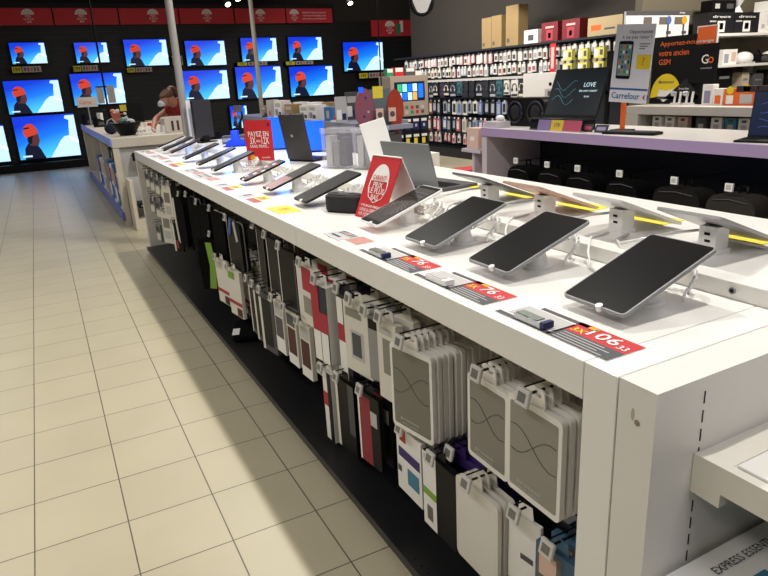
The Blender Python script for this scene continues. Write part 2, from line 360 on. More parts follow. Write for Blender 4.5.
# ------------------------------------------------------------------ tablets on stands
flower = mat('picture_grey', '#332e2a', .5, emit=.05, spec=.12)
def make_tablet(name, label, w, L, body, screen, extra=None, mirror=False, coil=True, z0=.024, th=.009, tilt=19, pol=.03):
    """origin on the table under the middle; low edge towards local -x"""
    t = thing(name, label, 'tablet' if L > .2 else 'smartphone')
    tl = math.radians(tilt); R = Matrix.Rotation(-tl, 4, 'Y')
    cz = z0 + math.sin(tl)*L/2 + .002
    T = Matrix.Translation((0, 0, cz)) @ R
    # slab in local XY of T, x along the slope
    def mk(): m = MB(); m.M = T; return m
    pts = rr(L, w, .012)
    mk().slab(pts, -th/2, th/2, body).build('case', t, .001)
    s = mk().slab(rr(L-.008, w-.008, .008), th/2, th/2+.0006, screen if screen is not None else glassblk)
    if extra: extra(s, L, w, th/2+.0008)
    s.build('screen', t)
    st = MB(); pz = cz - th/2
    st.cyl((pol, 0, 0), (pol, 0, .006), .042, wplast, 20).cyl((pol, 0, .004), (pol*.7, 0, pz-.012+pol*.25), .030, wplast, 20, r1=.024)
    mk2 = MB(); mk2.M = T; mk2.slab(rr(.07, .05, .008), -th/2-.012, -th/2, wplast)
    st.v += mk2.v; base = len(st.v)-len(mk2.v); st.f += [[i+base for i in f] for f in mk2.f]; st.mi += mk2.mi; st.sm += mk2.sm
    st.build('stand', t)
    cb = MB(); pts = []
    if coil:
        n = 90
        for i in range(n+1):
            u = i/n; a = 2*PI*13*u; c = Vector((.075+.085*math.sin(PI*u), .055*math.cos(PI*u), .014+.045*math.sin(PI*u)))
            pts.append(c + Vector((.009*math.cos(a), .004*math.cos(a), .009*math.sin(a))))
        cb.tube(pts, .0034, wplast, 5); cb.build('security_cable', t)
    kb = mk(); kb.cyl((-L/2+.002, -w*.12, -.004), (-L/2+.002, -w*.12, .008), .008, wplast, 10); kb.build('clip', t)
    return t
ORD = ['nearest', 'second nearest', 'third nearest']
tab = make_tablet('tablet', 'large black tablet nearest the camera, propped on a white stand above the 106 price card', .172, .288, grey, None)
tab.location = (1.09, .925, TZ)
dup(tab, (1.094, 1.29, TZ), label='black tablet second from the near end of the counter, above the 76 price card')
dup(tab, (1.092, 1.628, TZ), 2, label='black tablet third from the near end, right of the white framed tablet')
def burst(s, L, w, z):
    dk = mat('picture_black', '#0d0c0c', .3)
    for k in range(16):
        a = 2*PI*k/16; s.add([(.0+.004*math.cos(a+1.5), .004*math.sin(a+1.5), z), (-.03+.055*math.cos(a-.1), .055*math.sin(a-.1), z), (-.03+.055*math.cos(a+.1), .055*math.sin(a+.1), z)], [(0, 1, 2)], dk)
    for x0 in (.06, .085): s.add([(x0, -.05, z), (x0+.01, -.05, z), (x0+.01, .05, z), (x0, .05, z)], [(0, 1, 2, 3)], dk)
wt = make_tablet('tablet', 'white framed tablet with a dark flower picture beside the red garanti red garanti prix sign', .14, .285, wplast, glassblk,
    lambda s, L, w, z: (s.add([(-L*.42, -w*.42, z), (L*.42, -w*.42, z), (L*.42, w*.42, z), (-L*.42, w*.42, z)], [(0, 1, 2, 3)], flower), burst(s, L, w, z+.0004)))
wt.location = (1.098, 1.975, TZ)
# phones further along
scrA = mat('dark_screen', '#151416', .4, spec=.08); scrR = mat('red_screen', '#4b1a1e', .3, emit=.1)
def icons(s, L, w, z):
    for i in range(5):
        for j in range(3): s.add([(x, y, z) for x, y in (((i-2.5)*L*.16, (j-1.4)*w*.28), ((i-2.5)*L*.16+L*.09, (j-1.4)*w*.28), ((i-2.5)*L*.16+L*.09, (j-1.4)*w*.28+w*.16), ((i-2.5)*L*.16, (j-1.4)*w*.28+w*.16))], [(0, 1, 2, 3)], (dgrey, red, silver)[(i+j) % 3])
def band(s, L, w, z): s.add([(-L*.48, -w*.46, z), (-L*.05, -w*.46, z), (-L*.05, w*.46, z), (-L*.48, w*.46, z)], [(0, 1, 2, 3)], mat('dark_red_picture', '#6a1b20', .35, emit=.1))
b1 = make_tablet('tablet', 'black tablet on the counter just beyond the black oval speaker', .15, .285, black, mat('grey_screen', '#2a2829', .45, spec=.08)); b1.location = (1.08, 2.59, TZ)
b2 = make_tablet('tablet', 'black tablet showing a dark red picture, before the open black laptop', .13, .285, black, mat('grey_screen', '#2a2829', .45, spec=.08), band); b2.location = (1.075, 3.02, TZ)
b3 = make_tablet('tablet', 'small black tablet showing app icons right of the red payez sign', .115, .25, black, scrA, icons); b3.location = (1.06, 3.43, TZ)
b4 = make_tablet('tablet', 'grey screened tablet just left of the red payez sign', .12, .275, black, mat('grey_screen', '#2a2829', .45, spec=.08)); b4.location = (1.06, 4.03, TZ)
dup(b4, (1.06, 4.44, TZ), label='grey screened tablet second to the left of the red payez sign')
dup(b4, (1.07, 4.93, TZ), label='grey screened tablet third to the left of the red payez sign')
b5 = make_tablet('tablet', 'tablet with a dark red screen near the far end of the counter', .12, .265, black, mat('maroon_screen', '#42262c', .35)); b5.location = (1.08, 5.55, TZ)
dup(b4, (1.08, 5.85, TZ), label='black tablet between the maroon screened one and the farthest white edged one')
b6 = make_tablet('tablet', 'farthest tablet on the counter, thin with a white edge', .11, .265, wplast, scrA); b6.location = (1.08, 6.13, TZ)

# tablets of the far side, seen from behind
def make_back(label, case, loc, w=.185, L=.28):
    t = thing('tablet', label, 'tablet', loc, 0, 'tablets facing the other aisle')
    tl = math.radians(21); cz = .115 - math.sin(tl)*L/2 + .001; T = Matrix.Translation((.02, 0, cz)) @ Matrix.Rotation(tl, 4, 'Y')
    m = MB(); m.M = T; m.slab(rr(L, w, .012), -.004, .004, case); m.build('case', t, .001)
    m = MB(); m.M = T; m.slab(rr(L-.01, w-.01, .008), .004, .0048, glassblk); m.build('screen', t)
    m = MB(); m.box(-.03, -.028, 0, .03, .028, .012, wplast).box(-.026, -.024, .01, .024, .024, .07, wplast)
    for z in (.03, .048): m.box(-.0268, -.012+z*.1, z, -.026, .004+z*.1, z+.007, black)
    m.build('stand', t, .002)
    m = MB(); m.tube([(-.02, .03, .055), (-.06, .06, .05), (-.12, .12, .03), (-.14, .17, .012), (-.1, .22, .006), (-.02, .25, .005)], .004, mat('clear_cable', '#d8d6d2', .2), 6); m.build('cable', t)
    m = MB(); m.M = Matrix.Translation((.19, .02, .001)) @ Matrix.Rotation(PI/2, 4, 'Z')
    return t
RG = [('silver backed tablet seen from behind, nearest of the far row', mat('silver_case', '#a9a8a6', .35, metal=.4), 1.01), ('pale silver tablet seen from behind, second nearest of the far row', mat('pale_case', '#d2d0cc', .35, metal=.3), 1.305),
      ('rose gold tablet seen from behind in the far row', mat('rose_case', '#c9a48e', .35, metal=.3), 1.63), ('grey tablet seen from behind, farthest of the far row beside the laptop', mat('grey_case', '#6f7171', .35, metal=.4), 1.93)]
for lb, c, y in RG: make_back(lb, c, (1.455, y, UZ))
for k, y in enumerate((1.06, 1.37, 1.66, 1.96, 2.2)):
    t = thing('price_card', ['yellow price card under the nearest far-row tablet', 'yellow price card under the second nearest far-row tablet', 'yellow price card behind the rose gold tablet', 'yellow price card behind the grey far-row tablet', 'yellow price card beside the silver laptop'][k],
              'price card', (1.655, y, UZ), -90, 'yellow price cards on the far side')
    m = MB().box(-.085, -.05, 0, .085, .05, .002, yellow).text('149.90', -.01, 0, .035, dgrey, flat=True, zf=.003, w=.16); m.build('card', t)

# price cards along the aisle edge
def card(y0, y1, price, cents, label, sec=True, style='red'):
    w = y1-y0; t = thing('price_card', label, 'price card', (.866, (y0+y1)/2-.014, TZ), -90, 'price cards along the aisle edge')
    m = MB().box(-w/2, -.05, 0, w/2, .05, .0015, paper)
    z = .0022
    if style == 'red':
        m.flat(-w/2, -.05, w*.02, -.036, dgrey, z).flat(-w/2+.05, .035, w*.12, .048, dgrey, z)
        m.flat(-w/2+.02, -.03, w*.02, .03, lgrey, z)
        m.flat(.0, -.05, w/2, -.004, dgrey, z).flat(.0, -.004, w/2, .05, red, z)
        for k in range(4): m.flat(.015, -.045+k*.01, w/2-.02-.02*(k % 2), -.042+k*.01, lgrey, z+.0006)
        m.text('3X', .03, .012, .02, yellow, flat=True, zf=z+.001)
        m.text(price, w*.27, .024, .034, paper, flat=True, zf=z+.001, w=.025*len(price)); m.text(cents, w*.44, .012, .018, paper, flat=True, zf=z+.001)
        m.flat(.03, .034, .055, .046, mat('gold_print', '#d8a01e', .5), z+.001)
    elif style == 'yellow':
        m.flat(-w/2, -.05, -w*.1, .02, lgrey, z).flat(-w*.05, -.005, w*.35, .05, yellow, z).flat(0, -.05, w/2, -.01, mat('dull_red_print', '#a8554a', .6), z)
        m.flat(-w*.4, -.03, -w*.3, .01, dgrey, z+.001).flat(w*.0, .0, w*.3, .03, mat('gold_print', '#d8a01e', .5), z+.001); m.text(price, w*.2, .02, .022, dgrey, flat=True, zf=z+.002)
    elif style == 'gold':
        m.flat(-w/2, -.05, w/2, .05, yellow, z); m.text(price, 0, 0, .05, mat('gold_print', '#d8a01e', .5), flat=True, zf=z+.001)
    else:
        m.flat(-w/2, -.05, w*.1, .03, lgrey, z).flat(-w*.4, -.03, -w*.1, -.02, navy, z+.001).flat(w*.1, -.03, w/2, .04, mat('salmon_print', '#b98478', .6), z)
        for k in range(5): m.flat(-w*.4+k*w*.1, .0, -w*.36+k*w*.1, .03, (navy, dgrey, mat('dull_red_print', '#a8554a', .6))[k % 3], z+.001)
    m.build('card', t)
    if sec:
        b = MB().box(-.05-.0, -.046, .002, .03, -.018, .016, wplast if sec == 2 else silver).box(-.046, -.044, .016, .02, -.022, .018, lgrey if sec == 2 else mat('green_grey_display', '#6f7a6c', .3))
        b.box(.03, -.046, .004, .042, -.018, .018, wplast if sec == 2 else navy)
        b.v = [(x-w*.16, y, z_) for x, y, z_ in b.v]; b.build('clip_on_label', t, .001)
card(.765, 1.085, '106', '33', 'red and grey price card reading 106 at the near corner of the counter')
card(1.13, 1.435, '76', '33', 'red and grey price card reading 76 in front of the second tablet', 2)
card(1.45, 1.765, '76', '33', 'red and grey price card in front of the third tablet', 1)
card(1.83, 2.05, '', '', 'pale price card without red print before the white framed tablet', False, 'pale')
card(2.5, 2.68, '99', '', 'all yellow price card before the tablet beyond the oval speaker', False, 'gold')
card(2.84, 3.12, '99', '', 'yellow and dull red price card before the red picture tablet', False, 'yellow')
card(3.3, 3.58, '129', '', 'small yellow and grey price card before the icon tablet', False, 'yellow')
card(3.75, 4.1, '', '', 'pale price card with dark print left of the yellow cards', False, 'pale')
card(4.12, 4.45, '', '', 'pale price card with dark print at the middle of the counter', False, 'pale')
card(4.68, 5.2, '89', '', 'yellow and dull red price card in the far half of the counter', False, 'yellow')
card(5.3, 5.75, '', '', 'pale price card second from the far end of the counter', False, 'pale')
card(5.95, 6.33, '', '', 'pale price card at the far end of the counter', False, 'pale')

# loose white cables near the riser
m = MB()
for y0 in (1.1, 1.45, 1.8):
    m.tube([(1.17, y0, TZ+.01), (1.21, y0+.08, TZ+.006), (1.25, y0+.13, TZ+.03), (1.285, y0+.16, UZ+.008), (1.33, y0+.2, UZ+.004), (1.41, y0+.21, UZ+.004)], .0035, wplast, 6)
    tag(m.build('security_cable'), {1.1: 'white cable crossing the step beside the nearest tablet', 1.45: 'white cable crossing the step beside the second tablet', 1.8: 'white cable crossing the step beside the third tablet'}[y0], 'cable', 'white cables on the counter step'); m = MB()

# red tent sign
t = thing('tent_sign', 'red folded tent sign reading prix le plus bas on the counter', 'sign', (1.05, 2.15, TZ), -84)
w = .19; H = .24; lean = math.radians(24)
m = MB(); m.M = Matrix.Rotation(-lean, 4, 'X')
m.box(-w/2, 0, 0, w/2, .004, H+.01, red).build('front_board', t)
m = MB(); m.M = Matrix.Rotation(-lean, 4, 'X')
m.face(circ(0, H*.625, .058, .066, 18, 0, PI), paper); m.text('GARANTI', 0, H*.675, .02, red, y=-.003, w=.09)
for a in (-1, 1): m.tube([(a*.057, -.001, H*.63), (a*.06, -.001, H*.5), (a*.045, -.001, H*.36), (0, -.001, H*.27)], .0015, paper, 4)
m.text('PRIX', 0, H*.56, .022, paper); m.text('LE PLUS', 0, H*.465, .022, paper); m.text('BAS', 0, H*.36, .022, paper)
for k, (s_, hh) in enumerate((('VOTRE MAGASIN REMBOURSE', .009), ('10 FOIS LA DIFFERENCE', .013), ('SUR VOTRE PRODUIT', .013))): m.text(s_, -.005, H*(.21-.07*k), hh, paper, w=.14)
m.build('lettering', t)
m = MB(); m.M = Matrix.Translation((0, 2*math.sin(lean)*(H+.01), 0)) @ Matrix.Rotation(lean, 4, 'X'); m.box(-w/2, -.004, 0, w/2, 0, H+.01, paper).build('back_board', t)

t = thing('speaker', 'black oval tabletop speaker beside the red tent sign', 'speaker', (1.055, 2.36, TZ), -60)
m = MB().slab([(x, z) for x, z in rr(.175, .085, .042, 8)], .004, .068, mat('speaker_mesh', '#1c1b1d', .75, bump=.5, nscale=300)); m.build('body', t, .006)
MB().slab(rr(.168, .078, .038, 8), .0, .006, black).build('foot', t)
MB().slab(rr(.15, .06, .03, 8), .068, .072, mat('speaker_top', '#2f2e31', .3)).build('top_panel', t, .001)
m = MB().box(-.03, -.004, .072, -.01, .008, .082, lgrey).box(.0, -.004, .072, .012, .008, .08, lgrey); m.build('buttons', t)

# payez en sign
t = thing('poster_stand', 'upright red sign reading payez en 3x ou 12x on the counter', 'sign', (1.275, 4.13, TZ), -48)
w, H = .20, .30
MB().box(-w/2, -.002, .0, w/2, .002, H, red).box(-w/2, -.002, 0, w/2, .002, .045, paper).build('board', t)
m = MB(); m.text('PAYEZ EN', 0, H*.71, .032, paper, w=.15, y=-.003); m.text('3X', -.045, H*.57, .045, paper, w=.042, y=-.003); m.text('ou', -.005, H*.56, .015, paper, y=-.003); m.text('12X', .047, H*.57, .045, paper, w=.055, y=-.003)
m.text('SANS FRAIS...', 0, H*.45, .018, paper, w=.14, y=-.003); m.text('Carte PASS', .04, H*.21, .009, paper, y=-.003)
m.face(circ(-.055, H*.2, .02), mat('gold_print', '#d8a01e', .5), -.003).face(circ(-.03, H*.19, .013), paper, -.0035).rect(.07, H*.87, .085, H*.93, navy, -.003)
m.build('lettering', t)
MB().box(-w/2, -.03, 0, w/2, .03, .006, wplast).build('foot', t)

# ------------------------------------------------------------------ laptops and other goods on the raised tier
def laptop(name, label, loc, rz, w, d, scr_h, lean, body, lid, pic=None, cat='laptop'):
    """front towards local -y, hinge at the back"""
    t = thing(name, label, cat, loc, rz)
    MB().box(-w/2, -d, .0, w/2, 0, .014, body).build('base', t, .003)
    m = MB()
    for r in range(5):
        for c in range(13): m.box(-w*.42+c*w*.065, -d*.25-r*.02-.008, .014, -w*.42+c*w*.065+w*.052, -d*.25-r*.02+.008, .0155, black)
    m.box(-w*.13, -d*.95, .014, w*.13, -d*.66, .0146, dgrey); m.build('keyboard', t)
    L = MB(); L.M = Matrix.Translation((0, .0, .014)) @ Matrix.Rotation(math.radians(-lean), 4, 'X')
    ld = L.box(-w/2, 0, 0, w/2, .008, scr_h, lid).build('lid', t, .002)
    s = MB(); s.M = L.M; s.box(-w/2+.008, -.0008, .012, w/2-.008, 0, scr_h-.008, black)
    if pic: pic(s, w, scr_h)
    s.build('screen', ld)
    return t
t = laptop('laptop', 'open black laptop with its lid back to the aisle between payez sign and clear boxes', (1.45, 3.86, UZ), 116, .21, .2, .285, 12, black, mat('dark_lid', '#2c2b2e', .45))
m = MB(); m.M = Matrix.Translation((0, .01, .014)) @ Matrix.Rotation(math.radians(-20), 4, 'X'); m.cyl((0, .0, .16), (0, .001, .16), .010, grey, 12).build('lid_emblem', t)
laptop('laptop', 'open silver grey laptop with its lid back to the aisle behind the red tent sign', (1.42, 2.42, UZ), 98, .33, .22, .198, 15, mat('laptop_base_grey', '#4a4a4c', .4), mat('silver_lid', '#7b7e82', .4, metal=.5))
t = thing('white_display_plate', 'tilted plain white plate standing behind the tent sign and grey laptop', 'display sign', (1.57, 2.95, UZ), -30)
m = MB(); m.M = Matrix.Rotation(math.radians(-14), 4, 'Y'); m.box(-.065, 0, .08, .065, .006, .275, wplast).build('plate', t, .002)
m = MB(); m.box(-.03, .006, 0, .03, .012, .09, silver).box(-.06, -.04, -.0, .06, .06, .004, silver).build('stand', t)
clear = mat('clear_acrylic', '#e6e4f2', .08, alpha=.2); 
for k, (x, y, lb) in enumerate(((1.50, 3.38, 'clear plastic security box with white goods right of the black laptop'), (1.60, 3.18, 'clear plastic security box holding a black microphone wand'))):
    t = thing('security_box', lb, 'security box', (x, y, UZ), -62, 'clear security boxes on the raised tier')
    MB().box(-.085, -.05, 0, .085, .05, .215, clear).build('case', t, .004)
    m = MB().box(-.09, -.055, .195, .09, .055, .222, mat('grey_clear_rim', '#c9c9cc', .3, alpha=.28)).box(-.09, -.055, 0, .09, .055, .01, mat('grey_clear_rim', '#c9c9cc', .3, alpha=.28)); m.build('rim', t, .003)
    m = MB().box(-.07, -.03, .012, -.03, .03, .18, lgrey).box(-.02, -.03, .012, .02, .03, .15, grey); m.build('packaging', t, .002)
    if k: MB().cyl((.045, -.02, .012), (.045, -.02, .17), .013, black).build('wand', t)
    else: MB().box(.035, -.03, .012, .07, .03, .17, dgrey).build('carton', t)
blu = mat('blue_glow_panel', '#0b4fe6', .4, emit=.95)
for x, y, w, h, lb in ((1.62, 4.75, .14, .24, 'glowing blue light panel left of the open black laptop'), (1.74, 4.32, .13, .215, 'glowing blue light panel right of the open black laptop')):
    t = thing('light_panel', lb, 'light panel', (x, y, UZ), -30, 'glowing blue panels behind the black laptop')
    MB().box(-w/2, 0, .01, w/2, .03, h, blu).build('lit_face', t, .002); MB().box(-w/2-.004, -.004, 0, w/2+.004, .034, .012, black).build('base', t)
t = thing('perfume_stand', 'small blue lit stepped stand left of the red payez sign', 'display stand', (1.47, 5.4, UZ), -30)
MB().prism([(-.09, 0), (.09, 0), (.06, .05), (.03, .06), (.025, .13), (-.025, .13), (-.03, .06), (-.06, .05)], -.03, .03, mat('deep_blue_glow', '#0a2bd0', .4, emit=.45)).build('block', t, .003)
MB().box(-.1, -.04, 0, .1, .04, .008, black).build('base', t)
bl = bpy.data.lights.new('blue_panel_light', 'POINT'); bl.energy = 6; bl.color = (.05, .25, 1); bl.shadow_soft_size = .08
bo = bpy.data.objects.new('blue_panel_light', bl); COL.objects.link(bo); bo.location = (1.5, 4.35, 1.14)
bl2 = bo.copy(); COL.objects.link(bl2); bl2.location = (1.3, 5.15, 1.14)
# far end stuff
t = thing('monitor', 'tall dark monitor seen from behind near the far end of the counter', 'monitor', (1.40, 6.15, UZ), 28)
m = MB().prism(rr(.21, .34, .012, cz=.21), 0, .03, mat('dark_lid', '#2c2b2e', .45)); m.build('panel', t, .002)
MB().box(-.035, -.01, .0, .035, .05, .06, black).box(-.09, -.05, 0, .09, .08, .01, black).build('stand', t)
t = thing('brochure_holder', 'slim white and grey upright panel beside the thick grey pole', 'sign', (1.29, 6.2, UZ), 10)
MB().box(-.02, 0, 0, .02, .02, .38, wplast).box(.02, .005, 0, .045, .025, .33, dgrey).build('panel', t)
MB().box(-.05, -.05, 0, .06, .06, .01, wplast).build('foot', t)
t = thing('camera_gimbal', 'black handheld gimbal standing between the dark monitor and low monitor', 'camera accessory', (1.72, 6.1, UZ), 0)
m = MB().cyl((0, 0, 0), (0, 0, .16), .016, black).tube([(0, 0, .16), (.03, 0, .2), (.03, 0, .25), (-.01, 0, .29)], .01, black); m.build('handle', t)
MB().box(-.04, -.01, .25, .03, .01, .31, dgrey).build('head', t, .003); MB().cyl((0, 0, 0), (0, 0, .01), .05, black).build('base', t)
for x, y, lb in ((1.72, 5.75, 'low grey box display behind the blue stand'), (1.55, 5.72, 'low grey box display left of the blue stand')):
    t = thing('display_block', lb, 'display block', (x, y, UZ), -30, 'low grey display blocks'); MB().box(-.1, -.05, 0, .1, .05, .07, mat('smoke_plastic', '#4f5058', .4)).build('block', t, .003)
    MB().box(-.095, -.051, .02, .095, -.05, .05, silver).build('front_plate', t)
# poles
def pole(name, x, y, r, z0, label, m_):
    t = thing(name, label, 'pole', (x, y, z0)); MB().cyl((0, 0, 0), (0, 0, 4.38-z0), r, m_, 20).build('shaft', t); MB().cyl((0, 0, 0), (0, 0, .015), r*1.9, m_, 20).build('base_flange', t)
pgrey = mat('pole_grey', '#a09a91', .45)
pole('pole', 1.272, 6.33, .034, TZ, 'thick grey pole rising from the far end of the display counter', pgrey)
pole('pole', 3.42, 11.0, .036, 1.0, 'thinner grey pole rising from the long grey table of boxes', pgrey)

# ------------------------------------------------------------------ register desk
rg = thing('register_desk', 'cream register desk with a periwinkle edge where the clerk works', 'counter', (1.2, 10.4, 0))
def rp(mb, name, bev=.002): mb.v = [(x-1.2, y-10.4, z) for x, y, z in mb.v]; return mb.build(name, rg, bev)
cream2 = mat('warm_cream_laminate', '#cfc6b4', .4, noise=.02)
rp(MB().box(.69, 7.9, .89, 1.68, 13.0, .99, cream2), 'worktop')
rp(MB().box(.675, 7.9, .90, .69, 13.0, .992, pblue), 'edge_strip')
rp(MB().box(.69, 7.91, 0, .76, 7.97, .89, cream2).box(1.6, 7.91, 0, 1.68, 7.97, .89, cream2).box(.76, 7.95, .0, 1.6, 7.98, .89, lgrey), 'near_frame')
rp(MB().box(.69, 12.9, 0, 1.68, 13.0, .89, cream2).box(1.1, 7.98, 0, 1.14, 12.9, .89, mat('warm_grey_panel', '#8f877b', .6)), 'inner_panel')
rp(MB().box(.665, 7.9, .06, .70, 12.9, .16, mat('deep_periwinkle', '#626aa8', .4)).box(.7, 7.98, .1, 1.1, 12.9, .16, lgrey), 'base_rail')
[rp(MB().box(.69, yy, .16, 1.1, yy+.03, .89, cream2), 'divider') for yy in (9.55, 11.2)]
dblue = mat('blue_box_print', '#3a6fae', .55)
for k, (y, c, h) in enumerate(((8.1, paper, .42), (8.5, dblue, .5), (8.78, paper, .48), (9.15, dblue, .5), (9.75, paper, .45), (10.3, paper, .44), (10.8, dblue, .44))):
    t = thing('boxed_printer', ['white carton nearest the front on the low shelf of the register desk', 'blue edged carton second on the register desk shelf', 'white carton between two blue ones on the register desk shelf', 'blue carton third pair on the register desk shelf', 'white carton behind the desk divider, nearer one', 'white carton behind the desk divider, middle one', 'blue carton deepest on the register desk shelf'][k],
              'box', (.862, y, .16), -90, 'cartons on the register desk shelf')
    MB().box(-.13, -.16, 0, .13, .16, h, c).build('carton', t, .002)
    MB().rect(-.11, h*.55, .11, h*.9, mat('salmon_print', '#b98478', .6), -.161).rect(-.11, h*.1, .11, h*.45, paper if c is dblue else dblue, -.161).build('printed_art', t)
for k, y in enumerate((9.0, 9.4, 9.9, 10.4)):
    t = thing('hanging_earphones', 'small boxed earphones hung under the register desk edge', 'packaged goods', (.78, y, .8), -90, 'earphone packs under the register desk edge')
    MB().box(-.06, -.02, -.14, .06, .02, 0, dgrey).rect(-.04, -.11, .04, -.03, lgrey, -.021).build('pack', t, .002)
t = thing('tray', 'black open tray with grey papers fixed to the near face of the register desk', 'tray', (1.12, 7.83, .73))
MB().prism([(-.26, .06), (-.2, 0), (.24, 0), (.26, .09), (.24, .09), (.22, .015), (-.19, .015), (-.24, .07)], -.07, .07, black).box(-.24, .06, .0, .25, .075, .09, black).build('shell', t)
MB().box(-.18, -.05, .016, .2, .05, .035, lgrey).cyl((0, -.02, .035), (.1, .0, .07), .02, dgrey).build('papers', t)
t = thing('floor_bin', 'white box unit standing on the floor against the near face of the register desk', 'box', (1.0, 7.68, 0))
MB().box(-.24, -.16, 0, .24, .16, .12, cream2).box(-.24, -.16, .12, -.20, .16, .56, cream2).box(.2, -.16, .12, .24, .16, .56, cream2).box(-.2, .1, .12, .2, .16, .56, lgrey).build('shell', t, .003)
MB().box(-.17, -.14, .24, .19, .06, .30, black).build('drawer', t, .004)
MB().rect(-.15, .262, .15, .272, lgrey, -.142).build('drawer_label', t)
# goods on the desk
t = thing('sign_holder', 'grey header board with orange writing at the far end of the register desk', 'sign', (.80, 12.2, .99), 5)
MB().box(-.16, 0, .30, .16, .02, .46, lgrey).cyl((0, .01, 0), (0, .01, .32), .012, silver).box(-.1, -.08, 0, .1, .08, .01, silver).build('board', t)
MB().text('Carte', -.03, .38, .06, orange, y=-.003).build('lettering', t)
t = thing('monitor', 'small dark point of sale screen on the register desk', 'monitor', (.98, 10.4, .99), 10)
MB().box(-.12, 0, .06, .12, .03, .27, black).build('panel', t, .003); MB().cyl((0, .015, 0), (0, .015, .08), .02, black).box(-.07, -.06, 0, .07, .08, .01, black).build('stand', t)
for (x, y, s, lb) in ((.86, 11.3, .9, 'dark small card terminal at the far end of the register desk'), (.78, 12.5, 1.1, 'black boxy receipt printer at the far end of the register desk')):
    t = thing('card_terminal', lb, 'payment terminal', (x, y, .99), 20)
    MB().prism([(-.07*s, 0), (.07*s, 0), (.07*s, .1*s), (-.07*s, .16*s)], -.08, .08, black).build('body', t, .004); MB().rect(-.05, .03, .05, .08, dgrey, -.081).build('keypad', t)
for k, (x, y) in enumerate(((1.0, 11.8), (1.15, 11.6))):
    t = thing('white_carton', 'white carton standing on the far part of the register desk', 'box', (x, y, .99), 15, 'white cartons on the register desk')
    MB().box(-.1, -.08, 0, .1, .08, .2, paper).rect(-.06, .05, .06, .15, lgrey, -.081).build('carton', t, .002)
t = thing('flower_wrap', 'bunch in orange and pink wrap standing on the register desk', 'bouquet', (.95, 9.2, .99))
m = MB(); pk = mat('pink_wrap', '#d9796a', .5); pk2 = mat('orange_wrap', '#e9956a', .5)
m.cyl((0, 0, 0), (.02, 0, .24), .04, pk, 12, .12).build('wrap', t)
m = MB()
for k in range(11):
    a = k*2.4; r = .1*math.sqrt(k/11); m.ell((.02+r*math.cos(a), r*math.sin(a), .25+.02*math.sin(k*3)), (.032, .032, .028), (pk2, paper, pk)[k % 3], 8, 6)
m.build('petals', t)
t = thing('basket', 'black plastic basket on the near end of the register desk', 'basket', (.93, 8.4, .99))
m = MB()
n = 20; prof = [(.075, 0), (.14, .13), (.155, .15), (.145, .15), (.13, .13), (.068, .012)]
vs = [(r*1.15*math.cos(2*PI*i/n), r*math.sin(2*PI*i/n), z) for r, z in prof for i in range(n)]
m.add(vs, [(j*n+i, j*n+(i+1) % n, (j+1)*n+(i+1) % n, (j+1)*n+i) for j in range(len(prof)-1) for i in range(n)]+[tuple(range(n-1, -1, -1)), tuple(range(len(vs)-n, len(vs)))], black, True); m.build('shell', t)
m = MB(); m.ell((-.03, 0, .16), (.06, .05, .05), mat('green_bag', '#5f7a5c', .5), 10, 8).ell((.05, .02, .15), (.06, .05, .04), lgrey, 10, 8).ell((0, -.04, .15), (.05, .04, .03), navy, 10, 8); m.build('contents', t)
t = thing('dark_bag', 'small dark navy bag with a white cord left of the black basket', 'bag', (.80, 8.9, .99))
m = MB(); m.ell((0, 0, .075), (.08, .07, .075), mat('navy_fabric', '#1a1d36', .8), 14, 10); m.build('body', t)
MB().tube([(-.05, -.06, .12), (-.03, -.07, .17), (.02, -.06, .19), (.06, -.05, .13)], .007, lgrey, 6).build('handle', t)
t = thing('flyer_easel', 'dark easel with a yellow label and white flyers on the register desk', 'sign', (1.1, 9.05, .99), 5)
m = MB(); m.M = Matrix.Rotation(math.radians(-12), 4, 'X'); m.box(-.14, 0, .12, .14, .01, .36, black).rect(-.13, .27, -.05, .35, yellow); m.build('board', t)
m = MB().box(-.12, -.03, 0, .12, .08, .01, black); m.M = Matrix.Rotation(math.radians(-20), 4, 'Y'); m.box(-.1, -.02, .02, -.07, .0, .2, paper).box(-.03, -.02, .0, .0, .0, .22, paper); m.build('flyers', t)
t = thing('white_cable_bundle', 'tangle of white cables beside the black basket', 'cables', (1.1, 8.2, .99))
m = MB()
for k in range(4): m.tube([(.05*k-.08, -.05, .005), (.04*k-.06, 0, .06+.01*k), (.05*k-.03, .05, .05), (.05*k, .03, .006), (.06*k+.03, -.03, .006)], .006, wplast, 6)
m.build('loops', t)
t = thing('label_printer', 'white machine with a black dial and dark slots the clerk reaches over', 'machine', (1.47, 8.30, .99), 8); t.scale = (1.1, 1, 1.15)
MB().prism(rr(.26, .16, .03, cz=.08), -.08, .1, mat('off_white_plastic', '#cdc4bd', .4)).build('body', t, .006)
MB().box(-.06, -.083, .02, -.035, -.079, .12, mat('maroon_slot', '#4a2a2a', .5)).box(.0, -.083, .02, .025, -.079, .12, mat('maroon_slot', '#4a2a2a', .5)).build('slots', t)
MB().cyl((.09, -.08, .11), (.09, -.088, .11), .028, black, 18).build('dial', t)
MB().prism([(-.15, 0), (-.12, 0), (-.12, .09), (-.15, .07)], -.06, .06, wplast).build('side_cover', t, .003)
for k, (x, y, c) in enumerate(((1.3, 10.6, kraft), (1.46, 10.3, paper), (1.55, 10.9, kraft), (1.35, 11.4, dgrey))):
    t = thing('small_carton', 'small carton lying on the back of the register desk', 'box', (x, y, .99), k*13, 'small cartons at the back of the register desk')
    MB().box(-.07, -.05, 0, .07, .05, .06, c).rect(-.05, .01, .04, .05, red if k % 2 else lgrey, -.051).build('carton', t, .002)

